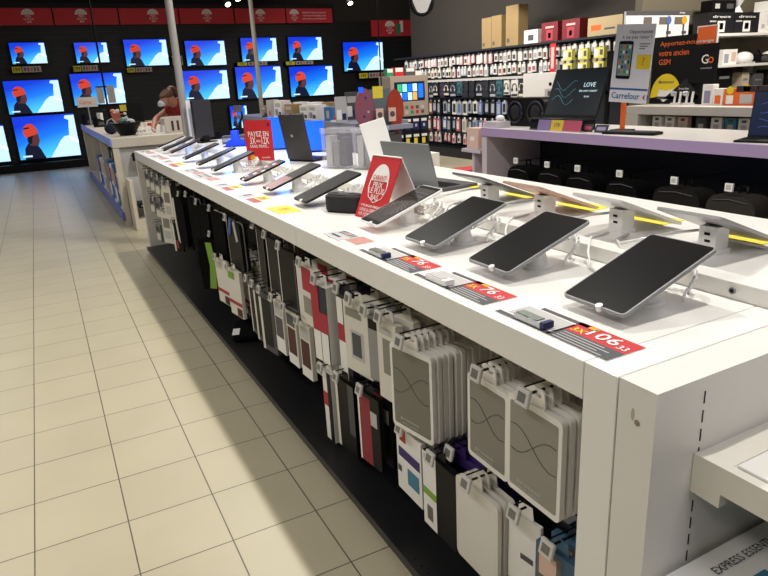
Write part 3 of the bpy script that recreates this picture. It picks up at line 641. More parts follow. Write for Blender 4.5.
# ------------------------------------------------------------------ clerk
import bmesh
def skinned(name, nodes, edges, m, parent, root=0, sub=2):
    me = bpy.data.meshes.new(name); bm = bmesh.new(); lay = bm.verts.layers.skin.verify()
    vs = []
    for i, (p, r) in enumerate(nodes):
        v = bm.verts.new(p); r = r if isinstance(r, tuple) else (r, r); v[lay].radius = r; v[lay].use_root = (i == root); vs.append(v)
    for a, b in edges: bm.edges.new((vs[a], vs[b]))
    bm.to_mesh(me); bm.free(); me.materials.append(m)
    o = bpy.data.objects.new(name, me); COL.objects.link(o); o.parent = parent
    s = o.modifiers.new('skin', 'SKIN'); s.use_smooth_shade = True
    q = o.modifiers.new('smooth', 'SUBSURF'); q.levels = sub; q.render_levels = sub
    return o
P0 = Vector((1.98, 8.95, 0))
cl = thing('person', 'clerk in a red shirt and pale face mask bending over the register desk', 'person', P0)
def L(x, y, z): return (x-P0.x, y-P0.y, z)
nodes = [(L(1.98, 8.95, .95), .125), (L(1.88, 8.88, 1.08), .12), (L(1.74, 8.78, 1.22), .135), (L(1.62, 8.70, 1.29), .07), (L(1.55, 8.66, 1.33), .05), (L(1.50, 8.63, 1.37), .07), (L(1.455, 8.60, 1.42), .088), (L(1.42, 8.585, 1.35), .07), (L(1.395, 8.57, 1.30), .045),
         (L(1.72, 8.60, 1.26), .062), (L(1.73, 8.50, 1.20), .05), (L(1.66, 8.44, 1.10), .042), (L(1.52, 8.42, 1.13), .036), (L(1.42, 8.42, 1.145), .028), (L(1.36, 8.42, 1.14), .03),
         (L(1.60, 8.86, 1.27), .062), (L(1.50, 8.93, 1.22), .05), (L(1.34, 8.86, 1.13), .042), (L(1.28, 8.70, 1.05), .034), (L(1.255, 8.58, 1.0), .026), (L(1.25, 8.52, .985), .03),
         (L(1.98, 8.86, .85), .10), (L(1.97, 8.85, .5), .065), (L(1.98, 8.86, .1), .045), (L(1.86, 8.85, .04), .035),
         (L(1.98, 9.06, .85), .10), (L(2.0, 9.08, .5), .065), (L(2.0, 9.08, .1), .045), (L(1.88, 9.07, .04), .035)]
edges = [(0, 1), (1, 2), (2, 3), (3, 4), (4, 5), (5, 6), (5, 7), (7, 8), (2, 9), (9, 10), (10, 11), (11, 12), (12, 13), (13, 14), (2, 15), (15, 16), (16, 17), (17, 18), (18, 19), (19, 20), (0, 21), (21, 22), (22, 23), (23, 24), (0, 25), (25, 26), (26, 27), (27, 28)]
for hx, hy, hz, dx, dy, dz, b in ((1.36, 8.42, 1.14, -1, -.1, -.45, 14), (1.25, 8.52, .985, -.25, -1, -.2, 20)):
    dv = Vector((dx, dy, dz)).normalized(); sd = dv.cross(Vector((0, 0, 1))).normalized()
    for k in range(5):
        o_ = (k-2)*.017; ln = (.05, .075, .08, .075, .058)[k]; base = Vector((hx, hy, hz))
        p1 = base + dv*.035 + sd*o_*1.2; p2 = p1 + dv*ln*.55 + sd*(o_*.25); p3 = p2 + (dv+Vector((0, 0, -.5))).normalized()*ln*.5
        i = len(nodes); nodes += [(L(*p1), .0085), (L(*p2), .008), (L(*p3), .0065)]; edges += [(b, i), (i, i+1), (i+1, i+2)]
skinned('body', nodes, edges, skin, cl)
rshirt = mat('crimson_shirt', '#8f1620', .8, noise=.08, nscale=30)
skinned('shirt', [(L(1.98, 8.95, .93), .138), (L(1.88, 8.88, 1.08), .135), (L(1.74, 8.78, 1.22), .152), (L(1.63, 8.71, 1.285), .105), (L(1.71, 8.60, 1.25), .10), (L(1.71, 8.50, 1.185), .075), (L(1.59, 8.86, 1.26), .10), (L(1.49, 8.93, 1.21), .075), (L(1.56, 8.665, 1.35), .092)],
        [(0, 1), (1, 2), (2, 3), (2, 4), (4, 5), (2, 6), (6, 7), (3, 8)], rshirt, cl)
trs = mat('dark_trousers', '#1d1e24', .85)
skinned('trousers', [(L(1.98, 8.95, .92), .138), (L(1.98, 8.86, .83), .115), (L(1.97, 8.85, .5), .08), (L(1.98, 8.86, .08), .065), (L(1.98, 9.06, .83), .115), (L(2.0, 9.08, .5), .08), (L(2.0, 9.08, .08), .065)], [(0, 1), (1, 2), (2, 3), (0, 4), (4, 5), (5, 6)], trs, cl)
hair = mat('brown_hair', '#5a3a22', .6, noise=.2, nscale=60)
skinned('hair', [(L(1.49, 8.625, 1.41), .096), (L(1.455, 8.605, 1.455), .085), (L(1.52, 8.64, 1.49), .035), (L(1.56, 8.65, 1.515), .03), (L(1.60, 8.66, 1.49), .032), (L(1.625, 8.67, 1.44), .024), (L(1.63, 8.67, 1.40), .01), (L(1.52, 8.64, 1.37), .075)], [(0, 7), (0, 1), (0, 2), (2, 3), (3, 4), (4, 5), (5, 6)], hair, cl)
skinned('face_mask', [(L(1.415, 8.565, 1.345), .058), (L(1.385, 8.555, 1.315), .05), (L(1.395, 8.56, 1.29), .042)], [(0, 1), (1, 2)], mat('mask_blue_white', '#c3ccd2', .8), cl)
MB().ell(L(1.378, 8.53, 1.40), (.009, .009, .006), black, 8, 6).ell(L(1.372, 8.59, 1.40), (.009, .009, .006), black, 8, 6).build('eyes', cl)
MB().ell(L(1.49, 8.535, 1.37), (.012, .008, .02), skin, 8, 6).build('ear', cl)

# ------------------------------------------------------------------ long grey table of boxed accessories
gt = mat('grey_blue_laminate', '#8b90a2', .4)
t = thing('display_table', 'long grey table of boxed accessories between the tablet counter and the television wall', 'table', (3.6, 9.3, 0))
MB().box(-.37, -2.4, .93, .34, 2.6, 1.0, gt).build('tabletop', t, .003)
MB().box(-.3, 2.45, 0, .30, 2.55, .93, dgrey).box(-.3, -2.3, 0, .30, -2.2, .93, dgrey).build('end_panel', t)
MB().box(.05, -2.2, .1, .08, 2.45, .93, mat('dark_blue_panel', '#1c2c66', .5)).build('back_panel', t); MB().box(-.34, -2.3, .05, .3, 2.5, .1, dgrey).build('low_shelf', t)
def carton(x, y, z, w, d, h, c, label, rz=-90, art=None, group=None, name='carton_box', cat='box', txt=None, tc_=None):
    t = thing(name, label, cat, (x, y, z), rz, group)
    ct = MB().box(-w/2, -d/2, 0, w/2, d/2, h, c).build('carton', t, .002)
    if art:
        m = MB()
        for a in art: m.rect(-w/2+w*a[0], h*a[1], -w/2+w*a[2], h*a[3], a[4], -d/2-.001)
        if txt: m.text(txt, 0, h*.8, h*.12, tc_ or dgrey, y=-d/2-.002, w=w*.7)
        m.build('printed_art', ct)
    return t
ART = lambda a, b: [(.1, .12, .5, .5, a), (.55, .1, .9, .35, b), (.15, .62, .85, .85, lgrey)]
rnd = random.Random(3)
XY = [(3.36, 9.75, .34, .25, paper), (3.5, 9.3, .3, .22, paper), (3.36, 9.28, .34, .2, kraft), (3.5, 8.75, .3, .22, paper), (3.36, 8.66, .3, .19, paper), (3.36, 8.34, .28, .2, paper), (3.55, 8.3, .28, .22, kraft), (3.36, 10.2, .2, .26, lgrey), (3.6, 10.3, .22, .2, paper), (3.4, 10.6, .2, .17, kraft)]
XD = ['white carton beside the thin pole on the long grey table', 'white carton behind the first row on the long grey table', 'brown carton in the middle of the long grey table', 'tall white carton at the back middle of the grey table', 'low white carton in the front row of the grey table', 'white carton next to the blue one on the grey table', 'brown carton behind the white ones on the grey table', 'slim light grey carton left of the big white one', 'white carton behind the slim grey one', 'small brown carton at the far end of the grey table']
for (x, y, w, h, c), d in zip(XY, XD): carton(x, y, 1.0, w, .15, h, c, d, art=ART(mat('mauve_print', '#8f86a8', .6), dgrey) if rnd.random() < .7 else ART(lgrey, red), group='cartons on the long grey table')
carton(3.36, 7.86, 1.0, .26, .1, .17, dblue, 'blue carton picturing a device at the near end of the row on the grey table', art=[(.3, .2, .65, .75, lgrey)])
for k, (x, y) in enumerate(((3.3, 10.4), (3.3, 7.62), (3.32, 9.98))):
    t = thing('gadget', ['small dark gadget lying near the thin pole on the grey table', 'small red and white gadget at the near end of the grey table', 'white plug gadget between cartons on the grey table'][k], 'gadget', (x, y, 1.0), 30*k)
    m = MB(); m.slab(rr(.14, .07, .03), 0, .02, (black, wplast, wplast)[k]).ell((.02, 0, .04), (.035, .025, .03), (dgrey, red, wplast)[k], 12, 8); m.build('shell', t)
pole('hanging_cable', 3.86, 7.4, .008, 1.0, 'thin dark cable running up from the grey table past the red banner', black)
pole('hanging_cable', .86, 9.5, .012, 1.0, 'thin dark rod hanging over the register desk before the second television', black)
t = thing('hanging_cards', 'pair of pale cards clipped to the dark rod over the register desk', 'sign', (.85, 9.44, 1.36))
MB().box(-.1, 0, 0, -.02, .006, .2, lgrey).box(.03, 0, 0, .12, .006, .22, lgrey).build('card_pair', t); MB().box(-.1, .006, .2, .12, .05, .215, black).build('clip', t)
# rounded leaf shaped phone display on that table
leafr = mat('red_acrylic', '#a83c2c', .3); leafp = mat('mauve_acrylic', '#8c5568', .3)
t = thing('phone_display', 'display with two rounded leaf shaped wings, mauve and red, holding earphone cards', 'display stand', (3.47, 6.72, .87), 0)
def leaf(cx, h, w, m_, name):
    pts = [(cx+w*.5*math.cos(a)*(.78 if z < .15 else 1), z) for a, z in [(a, h*.5+h*.5*math.sin(a)) for a in [-PI/2+2*PI*k/28 for k in range(28)]]]
    MB().prism(pts, -.01, .01, m_).build(name, t)
leaf(-.19, .52, .24, leafp, 'wing'); leaf(.2, .49, .22, leafr, 'wing')
MB().box(-.2, -.05, -.87, .22, .1, 0, dgrey).build('pedestal', t)
MB().box(-.12, .0, .1, .14, .015, .50, mat('teal_grey_board', '#5d6a70', .5)).rect(-.08, .40, .05, .53, yellow, -.002).build('board', t)
m = MB(); m.rect(-.26, .47, -.20, .53, blu, -.012)
for k in range(8): m.face(circ(-.2+.05*math.cos(k*2.3), .2+.19*math.sin(k*1.7)+.06, .014), (lgrey, red, navy)[k % 3], -.012)
m.build('wing_print', t)
MB().box(-.3, -.12, .05, .36, .02, .10, gt).build('ledge', t)
for x in (-.03, .13):
    s = MB().box(x-.045, -.06, .14, x+.045, -.045, .29, mat('pale_pink_card', '#d9b8a8', .6)).face(circ(x, .22, .032), dgrey, -.061); s.build('card', t)
for k, (x, y, w, h, c) in enumerate(((3.27, 7.35, .14, .3, lgrey), (3.6, 7.75, .16, .34, dgrey), (3.82, 7.3, .18, .33, paper))):
    carton(x, y, 1.0, w, .08, h, c, ['tall grey carton left of the mauve wing', 'dark tall carton behind the yellow label of the leaf display', 'white leaning carton behind the red wing'][k], rz=-20, art=ART(paper, navy), group='cartons behind the leaf display')

# phone gondola end with lit screen
t = thing('phone_gondola', 'beige phone accessory stand with a lit screen of coloured tiles', 'display stand', (5.75, 10.0, 0))
beige = mat('beige_panel', '#a8988a', .6)
MB().box(-.37, 0, 0, .37, .4, .95, mat('dark_stand', '#1c1c20', .6)).build('base', t)
MB().box(-.37, -.02, .85, .37, .4, 1.52, beige).build('head_board', t, .004)
m = MB().rect(-.30, 1.10, .30, 1.42, mat('screen_navy', '#0c1530', .3, emit=.4), -.021)
tl = [mat('tile_cyan', '#7fd0f0', .4, emit=1.0), mat('tile_amber', '#d89a4a', .4, emit=.8), mat('tile_blue', '#1260e0', .4, emit=1.0), mat('tile_green', '#2fa06a', .4, emit=.8), mat('tile_pale', '#a9dcf5', .4, emit=1.0)]
for i in range(4):
    for j in range(2): m.rect(-.24+i*.1, 1.12+j*.14, -.155+i*.1, 1.245+j*.14, tl[(i*2+j*3) % 5], -.023)
m.rect(.17, 1.15, .27, 1.38, tl[2], -.023); m.build('screen', t)
m = MB()
for i in range(6):
    for j in range(2): m.rect(-.31+i*.105, .89+j*.08, -.25+i*.105, .945+j*.08, (red, dgrey, lgrey, mat('green_print', '#2e8a5e', .6))[(i+j) % 4], -.022)
m.build('icon_row', t)
for r, (z, c) in enumerate(((.62, navy), (.36, black), (.10, navy))):
    for i in range(4):
        q = thing('boxed_phone', ['navy phone box with white top on the upper row of the beige stand', 'black phone box with a yellow patch on the middle row of the beige stand', 'navy phone box on the bottom row of the beige stand'][r], 'box', (5.75-.25+i*.16, 9.98, z), 0, 'phone boxes on the beige stand, row %s' % ('upper', 'middle', 'bottom')[r])
        m = MB().box(-.06, -.06, 0, .06, .018, .19, c).rect(-.055, .14, .055, .185, paper, -.061)
        if r == 1: m.rect(-.05, .02, .02, .12, yellow, -.061)
        else: m.rect(-.02, .05, .02, .1, lgrey, -.061)
        m.build('carton', q)
for k, (x, w, h, c) in enumerate(((-.28, .13, .13, mat('green_print', '#2e8a5e', .6)), (-.1, .18, .14, red), (.12, .2, .13, dgrey), (.28, .12, .07, paper))):
    carton(5.75+x, 10.2, 1.52, w, .12, h, c, ['green and white carton on top of the beige stand', 'red carton on top of the beige stand', 'dark carton on top of the beige stand', 'flat white carton on top of the beige stand'][k], rz=0, art=[(.1, .5, .9, .95, paper)], group='cartons on top of the beige stand')
for k, (x, y, z, w, d, h, c, lb) in enumerate(((4.95, 8.2, 0, .3, .3, .42, paper, 'white carton on the floor beyond the tablet counter'),)):
    carton(x, y, z, w, d, h, c, lb, rz=0, art=[(.1, .1, .9, .3, lgrey)])
carton(4.35, 6.35, 0, .42, .3, .42, red, 'red case on the floor at the far end of the laptop table', rz=-10, art=[(.2, .4, .8, .5, mat('dark_red', '#7a1420', .6))])

# ------------------------------------------------------------------ laptop table (right)
t = thing('laptop_table', 'white laptop table with a lilac front edge and a dark open space for bags', 'table', (4.25, 3.9, 0))
def lp(mb, name, bev=.002): mb.v = [(x-4.25, y-3.9, z) for x, y, z in mb.v]; return mb.build(name, t, bev)
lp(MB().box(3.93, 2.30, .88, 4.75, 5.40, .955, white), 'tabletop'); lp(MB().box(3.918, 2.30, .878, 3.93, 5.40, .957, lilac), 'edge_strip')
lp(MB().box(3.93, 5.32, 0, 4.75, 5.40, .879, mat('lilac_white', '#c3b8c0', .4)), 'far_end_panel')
lp(MB().box(3.93, 2.30, 0, 4.75, 2.36, .879, fascia), 'near_end_panel')
lp(MB().box(4.62, 2.36, 0, 4.65, 5.32, .879, mat('black_pegboard', '#0e0e10', .6)), 'back_panel'); lp(MB().box(3.96, 2.36, .04, 4.62, 5.32, .08, bmetal), 'base_shelf')
def backpack(y, label, c, w=.32, h=.42, pull=0, patch=None):
    t = thing('backpack', label, 'backpack', (4.12+pull, y, .62), -90, 'backpacks hung under the laptop table')
    m = MB(); m.prism(rr(w, h, .10, 6, 0, -h/2-.02), -.10, .10, c); m.build('body', t, .03)
    m = MB(); m.prism(rr(w*.78, h*.45, .05, 5, 0, -h*.72), -.14, -.09, c); m.build('pocket', t, .02)
    m = MB(); m.tube([(-.03, .03, -.02), (-.03, .03, .03), (.03, .03, .03), (.03, .03, -.02)], .008, c, 6); m.tube([(-w*.44, .0, -.08), (-w*.47, -.02, -.2), (-w*.44, -.02, -.34)], .012, black, 6); m.build('straps', t)
    m = MB(); m.tube([(-w*.36, -.105, -.06), (0, -.107, -.045), (w*.36, -.105, -.06)], .004, dgrey, 5); m.build('zipper', t)
    if patch: MB().box(w*.28, -.15, -.34, w*.40, -.142, -.2, patch).build('side_patch', t)
    hk = thing('peg_hook', 'hook with white price tag over the ' + label.split(' hung')[0].split(',')[0], 'hook', (4.62, y, .655), 0, 'hooks under the laptop table')
    MB().cyl((0, 0, 0), (-.62-.0, 0, 0), .004, wire, 6).build('rod', hk)
    MB().box(-.635, -.028, -.022, -.618, .028, .032, wplast).build('price_tag', hk, .002); MB().box(-.6362, -.018, -.01, -.635, .018, .022, lgrey).build('tag_screen', hk)
backpack(4.94, 'black backpack nearest the lilac end panel, hung under the table', fabric)
backpack(4.5, 'black backpack second from the far end, hung under the table', fabric)
backpack(4.12, 'black backpack in the middle left of the row, hung under the table', fabric)
backpack(3.66, 'black backpack in the middle right of the row, hung under the table', fabric)
backpack(3.15, 'dark grey backpack with a pale badge, hung under the table', mat('dark_grey_fabric', '#1e1c1b', .9, spec=.1, noise=.15, nscale=90), .40, patch=None)
backpack(2.72, 'grey backpack with an orange patch, nearest of the row', gfabric, .36, patch=mat('rust_patch', '#8a4a24', .7))
def neon(s, w, h):
    c1 = mat('neon_cyan', '#58a9c0', .4, emit=.35); pts = []
    s.rect(-w*.48, .02, w*.48, h-.01, mat('ad_screen', '#11171c', .25, emit=.6), -.0012)
    for k in range(3): s.tube([(-w*.42+w*.05*i, -.003, h*(.35+.15*k)+h*.10*math.sin(i*.8+k)) for i in range(9)], .0012, c1, 4)
    for k, tx in enumerate(('LOVE', 'the new creator', 'laptop')): s.text(tx, w*.22, h*(.66-.12*k), h*(.09 if k == 0 else .05), mat('ad_white', '#b9d4dc', .4, emit=.6), y=-.003)
def neon2(s, w, h):
    s.rect(-w*.48, .01, w*.48, h-.01, mat('night_screen', '#0d1730', .25, emit=.7), -.0012)
    for k in range(4): s.tube([(-w*.35+w*.07*i, -.003, h*(.2+.17*k)+h*.03*math.sin(i*1.1+k*2)) for i in range(11)], .0012, mat('neon_blue', '#3f5fa8', .4, emit=.6), 4)
laptop('laptop', 'open laptop with a dark advert of cyan lines on the laptop table', (4.22, 4.49, 1.045), -86, .62, .2, .44, 21, black, black, neon)
laptop('laptop', 'open laptop with a dark blue screen at the right edge of the photo', (4.28, 2.62, .955), -74, .36, .26, .30, 10, black, black, neon2)
t = thing('laptop_riser', 'low black riser block under the advert laptop', 'display riser', (4.15, 4.49, .955)); MB().box(-.12, -.3, 0, .1, .3, .088, black).box(-.125, -.305, 0, .105, .305, .01, dgrey).build('block', t, .004)
t = thing('party_speaker', 'large black rounded speaker on the far end of the laptop table', 'speaker', (4.34, 5.12, .955), -86)
m = MB().prism(rr(.5, .27, .06, cz=.135), -.1, .12, black); m.build('cabinet', t, .01)
m = MB()
for x in (-.14, .14): m.tube([(x+.10*math.cos(a), -.105, .135+.10*math.sin(a)) for a in [2*PI*i/24 for i in range(25)]], .012, mat('ring_dark', '#1c1c20', .5) if x > 0 else mat('blue_ring', '#10162c', .4), 6).ell((x, -.1, .135), (.075, .02, .075), mat('cone_black', '#0a0a0c', .6), 16, 8)
m.build('drivers', t)
t = thing('advert_card', 'row of three small cards, purple, yellow and pink, before the advert laptop', 'price card', (3.985, 4.37, .955), -86)
m = MB(); m.M = Matrix.Rotation(math.radians(-15), 4, 'X')
m.box(-.25, 0, 0, -.10, .004, .1, mat('purple_card', '#7d6a98', .6)).box(-.095, 0, 0, .05, .004, .1, mat('mustard_card', '#c9a832', .6)).box(.055, 0, 0, .25, .004, .1, mat('pink_card', '#a9435a', .6)); m.text('179', -.02, .055, .035, dgrey).build('cards', t)
MB().box(-.25, 0, 0, .25, .05, .006, lgrey).build('foot', t)
t = thing('tablet', 'black device lying flat on the laptop table below the shop poster', 'device', (4.12, 3.68, .955), -80); MB().slab(rr(.46, .16, .03), 0, .02, black).slab(rr(.42, .13, .02), .02, .024, mat('dark_lid', '#2c2b2e', .45)).build('slab', t, .002)
for k, (y, w, c, c2) in enumerate(((4.12, .10, mat('dark_card', '#2b2026', .6), mat('pink_card', '#a9435a', .6)), (3.97, .12, mat('dark_card', '#2b2026', .6), mat('mauve_print', '#8f86a8', .6)))):
    t = thing('price_card', ['small dark card with pink print beside the advert laptop', 'small dark card with mauve print beside the red stand'][k], 'price card', (4.08, y, .955), -80)
    m = MB(); m.M = Matrix.Rotation(math.radians(-25), 4, 'X'); m.box(-w/2, 0, 0, w/2, .004, .07, c).rect(-w*.35, .02, w*.35, .05, c2).build('card', t)
carton(4.04, 5.3, .955, .22, .16, .06, mat('lilac_white', '#c3b8c0', .4), 'flat pale lilac carton at the far corner of the laptop table', art=[(.1, .3, .4, .6, lgrey)])
t = thing('webcam', 'small white round device on the flat lilac carton', 'gadget', (4.05, 5.26, 1.015)); MB().ell((0, 0, .03), (.045, .045, .03), wplast).cyl((0, 0, 0), (0, 0, .01), .03, wplast).build('shell', t)
t = thing('low_shelf', 'small lilac white ledge on the far end of the laptop table', 'shelf', (4.05, 5.58, .70)); MB().box(-.14, -.17, 0, .3, .16, .035, mat('lilac_white', '#c3b8c0', .4)).build('board', t, .003); MB().box(-.1, -.02, -.70, .25, .02, 0, mat('lilac_white', '#c3b8c0', .4)).build('support', t)
carton(4.0, 5.58, .735, .2, .12, .21, mat('pale_pink_card', '#d9b8a8', .6), 'pale pink carton standing on the low ledge', art=[(.3, .4, .7, .6, paper)])
# shop poster
t = thing('poster_stand', 'white shop poster with a smartphone picture on a red stand', 'poster', (4.32, 3.93, .955), -78)
W, H = .335, .60
T = Matrix.Translation((0, 0, .225)) @ Matrix.Rotation(math.radians(4), 4, 'Y')
m = MB(); m.M = T; m.box(-W/2, 0, 0, W/2, .006, H, mat('poster_grey_white', '#e8e7ea', .6)).build('board', t)
m = MB(); m.M = T
m.text('Opportunité', .05, H*.90, .034, dgrey, w=.2).text('à ne pas rater !', .02, H*.835, .032, dgrey, w=.25)
m.prism(rr(.125, .29, .016, cx=-.065, cz=H*.55), -.004, 0, black); m.rect(-.12, H*.35, -.01, H*.75, mat('phone_screen', '#7f9c92', .4), -.005)
for i in range(4):
    for j in range(6): m.rect(-.113+i*.026, H*.38+j*.038, -.095+i*.026, H*.38+.024+j*.038, (teal, paper, orange, navy, mat('green_print', '#2e8a5e', .6))[(i*2+j) % 5], -.006)
m.rect(.04, H*.44, .16, H*.62, mat('bright_yellow', '#ecd21e', .6)).text('?', .1, H*.54, .06, orange)
for k in range(3): m.rect(.05, H*(.75-.03*k), .14-.02*k, H*(.76-.03*k), dgrey)
cblue = mat('shop_blue', '#1d5a9c', .5)
m.rect(-W/2, H*.165, W/2, H*.19, cblue).text('Carrefour', -.02, H*.09, .05, cblue, w=.25)
m.face([(.13, H*.08), (.15, H*.12), (.155, H*.12), (.148, H*.08), (.155, H*.045), (.15, H*.045)], red).face([(.165, H*.12), (.185, H*.09), (.185, H*.075), (.165, H*.045), (.17, H*.08)], cblue)
m.build('printed_art', t)
MB().box(-.055, .008, 0, -.02, .03, .25, orange).box(-.11, -.05, 0, .05, .07, .01, black).build('stand', t)

# ------------------------------------------------------------------ accessory wall
aw = thing('accessory_wall', 'long black pegboard wall unit crowded with hanging accessories', 'shelving unit', (7.2, 9.6, 0))
def ap(mb, name, bev=0): mb.v = [(x-7.2, y-9.6, z) for x, y, z in mb.v]; return mb.build(name, aw, bev)
navyb = mat('navy_black_board', '#0f111c', .6)
ap(MB().box(7.28, 6.3, 0, 7.4, 12.7, 1.86, navyb), 'backboard'); ap(MB().box(6.95, 6.3, 1.86, 7.7, 12.7, 1.89, navyb), 'top_shelf')
ap(MB().box(6.9, 6.3, 0, 7.28, 12.7, .16, bmetal), 'base'); ap(MB().box(6.97, 8.2, 1.38, 7.28, 12.6, 1.42, lgrey), 'middle_shelf')
ap(MB().box(6.98, 8.2, 1.075, 7.28, 12.6, 1.09, bmetal), 'lower_shelf')
prot = {}
def wallpack(kind, c, c2):
    key = (kind, c.name, c2.name)
    if key in prot: return prot[key], False
    t = thing({'earbud': 'earbud_pack', 'headphone': 'headphone_box', 'case': 'phone_case_pack', 'yellow': 'cartridge_pack'}[kind], '', 'packaged goods')
    m = MB()
    if kind == 'earbud': m.box(-.045, -.012, -.15, .045, .012, 0, c).rect(-.03, -.12, .03, -.05, c2, -.013).face(circ(0, -.03, .02, n=10), paper, -.013)
    elif kind == 'headphone':
        m.box(-.085, -.04, -.27, .085, .04, 0, c).rect(-.075, -.26, .075, -.22, c2, -.041)
        m.tube([(.055*math.cos(a), -.045, -.12+.06*math.sin(a)) for a in [-.3+ (PI+.6)*i/10 for i in range(11)]], .007, c2, 5).ell((-.055, -.045, -.15), (.02, .01, .03), c2, 8, 6).ell((.055, -.045, -.15), (.02, .01, .03), c2, 8, 6)
    elif kind == 'case': m.box(-.06, -.014, -.24, .06, .014, 0, c).rect(-.04, -.2, .04, -.04, c2, -.015).face(circ(-.02, -.07, .009, n=8), black, -.016)
    else: m.box(-.06, -.03, -.16, .06, .03, 0, c).rect(-.05, -.08, .05, -.02, c2, -.031)
    m.build('pack', t); m = MB().box(-.02, -.003, 0, .02, .003, .035, paper).build('hang_tab', t)
    prot[key] = t; return t, True
pc = {n: mat('pack_'+n, h, .5) for n, h in dict(white='#cfccc6', pink='#cfa3a6', blue='#566a98', pale='#9aa0aa', brown='#6a463a', dark='#26262c', purple='#40304c', teal='#34606a', cream='#cfc4ac', mustard='#b99a3c', rose='#9c5560').items()}
hk = MB(); nh = 0
def row(kind, z, y0, y1, dy, choice, rowname, label, x=7.02):
    global nh
    y = y0; rn = random.Random(int(z*100))
    while y < y1:
        c, c2 = choice[rn.randrange(len(choice))]
        p, new = wallpack(kind, pc[c], pc[c2]); lb = label % c
        yy = y + rn.uniform(-.012, .012); xx = x + rn.uniform(-.02, .02)
        if new:
            p.location = (xx, yy, z); p.rotation_euler = (0, 0, -PI/2); p['label'] = lb; p['group'] = c + ' ' + rowname; first = p
        else: q_ = dup(p, (xx, yy, z), -90, lb, c + ' ' + rowname); k_ = rn.uniform(.8, 1.12); q_.scale = (k_, 1, rn.uniform(.82, 1.05))
        hk.cyl((7.28, yy, z+.02), (x-.04, yy, z+.02), .003, silver, 4); nh += 1
        y += dy
row('earbud', 1.80, 6.5, 12.3, .125, [('white', 'pale'), ('white', 'dark'), ('white', 'brown'), ('pink', 'white'), ('white', 'white')], 'earphone packs in the top row', '%s earphone pack hanging in the top row of the accessory wall')
row('earbud', 1.60, 6.5, 12.4, .125, [('white', 'pale'), ('pale', 'white'), ('white', 'dark'), ('white', 'rose'), ('cream', 'dark')], 'earphone packs in the second row', '%s earphone pack hanging in the second row of the accessory wall')
row('headphone', 1.365, 8.3, 12.5, .2, [('dark', 'pale'), ('dark', 'dark'), ('white', 'dark'), ('dark', 'dark'), ('dark', 'dark'), ('dark', 'pale'), ('purple', 'dark'), ('dark', 'cream'), ('dark', 'dark'), ('teal', 'dark')], 'headphone boxes in the third row', '%s headphone box in the third row of the accessory wall')
row('case', 1.02, 8.3, 12.5, .17, [('blue', 'pale'), ('pale', 'dark'), ('brown', 'cream'), ('dark', 'pale'), ('white', 'dark'), ('pale', 'blue')], 'phone case packs in the fourth row', '%s phone case pack in the fourth row of the accessory wall')
row('case', .70, 8.5, 12.5, .17, [('pale', 'blue'), ('cream', 'pale'), ('dark', 'pale'), ('brown', 'white'), ('blue', 'white'), ('rose', 'white')], 'phone case packs in the fifth row', '%s phone case pack in the fifth row of the accessory wall')
row('earbud', .40, 9.5, 12.5, .17, [('pink', 'rose'), ('white', 'dark'), ('rose', 'white'), ('cream', 'teal')], 'small packs in the bottom row', '%s small pack hanging in the bottom row of the accessory wall')
ap(hk, 'hooks')['kind'] = 'stuff'
for y in (6.8, 7.1, 7.4):
    for z in (1.74, 1.56):
        q = thing('ink_pack', 'yellow and white ink pack right of the red vertical sign', 'packaged goods', (6.92, y, z), -90, 'ink packs right of the red vertical sign')
        MB().box(-.09, -.03, -.14, .09, .03, 0, mat('lemon_print', '#d8d060', .6)).rect(-.08, -.12, -.01, -.02, paper, -.031).rect(.02, -.1, .07, -.03, mustard if False else dgrey, -.031).build('pack', q)
t = thing('vertical_sign', 'narrow red vertical sign on the accessory wall', 'sign', (6.9, 7.72, 1.45), -90); MB().box(-.06, 0, 0, .06, .01, .4, red).build('board', t)
m = MB(); m.M = Matrix.Translation((0, -.002, .2)) @ Matrix.Rotation(-PI/2, 4, 'Y'); m.text('PROMO', 0, 0, .05, paper, y=0, w=.3).build('lettering', t) if False else MB().rect(-.03, .05, .03, .35, mat('pink_white_print', '#e6b8b4', .6), -.002).build('lettering', t)
BX = [(9.64, .27, .50, kraft, 'tall kraft carton at the left of the top shelf'), (9.36, .27, .51, kraft, 'tall kraft carton second on the top shelf'), (8.95, .32, .62, kraft, 'tallest kraft carton on the top shelf'), (8.48, .33, .21, paper, 'white carton with a grey picture on the top shelf')]
for y, w, h, c, lb in BX: carton(7.22, y, 1.89, w, .2, h, c, lb, art=[(.3, .25, .7, .65, dgrey)] if c is paper else [(.48, 0, .52, 1, mat('tape_brown', '#9a7a48', .5)), (.1, .1, .3, .2, dgrey)], group='cartons on the top shelf')
for y, lb in ((8.05, 'dark red speaker carton on the top shelf, nearer the white carton'), (7.6, 'dark red speaker carton on the top shelf, nearer the beige carton')):
    carton(7.22, y, 1.89, .36, .2, .28, mat('dark_red', '#7a1420', .6), lb, art=[(.3, .1, .7, .62, mat('rose_print', '#b03c4a', .6)), (.25, .7, .75, .8, mat('pink_white_print', '#e6b8b4', .6)), (.42, .2, .58, .45, black)], group='dark red cartons')
carton(7.22, 6.85, 1.89, .62, .4, .24, mat('pale_kraft', '#b8a27a', .7), 'pale kraft flat carton at the right of the top shelf', art=[(.1, .3, .4, .6, orange), (.5, .3, .8, .4, dgrey)])
t = thing('white_carton', 'large plain white appliance carton with a black dot behind the round speaker', 'box', (6.35, 7.15, .0), -80)
MB().box(-.3, -.2, 0, .3, .2, 1.45, paper).build('carton', t, .004); MB().face(circ(.17, 1.3, .025), black, -.201).rect(.08, 1.12, .24, 1.24, lgrey, -.201).rect(.13, 1.15, .19, 1.21, dgrey, -.202).build('printed_art', t)

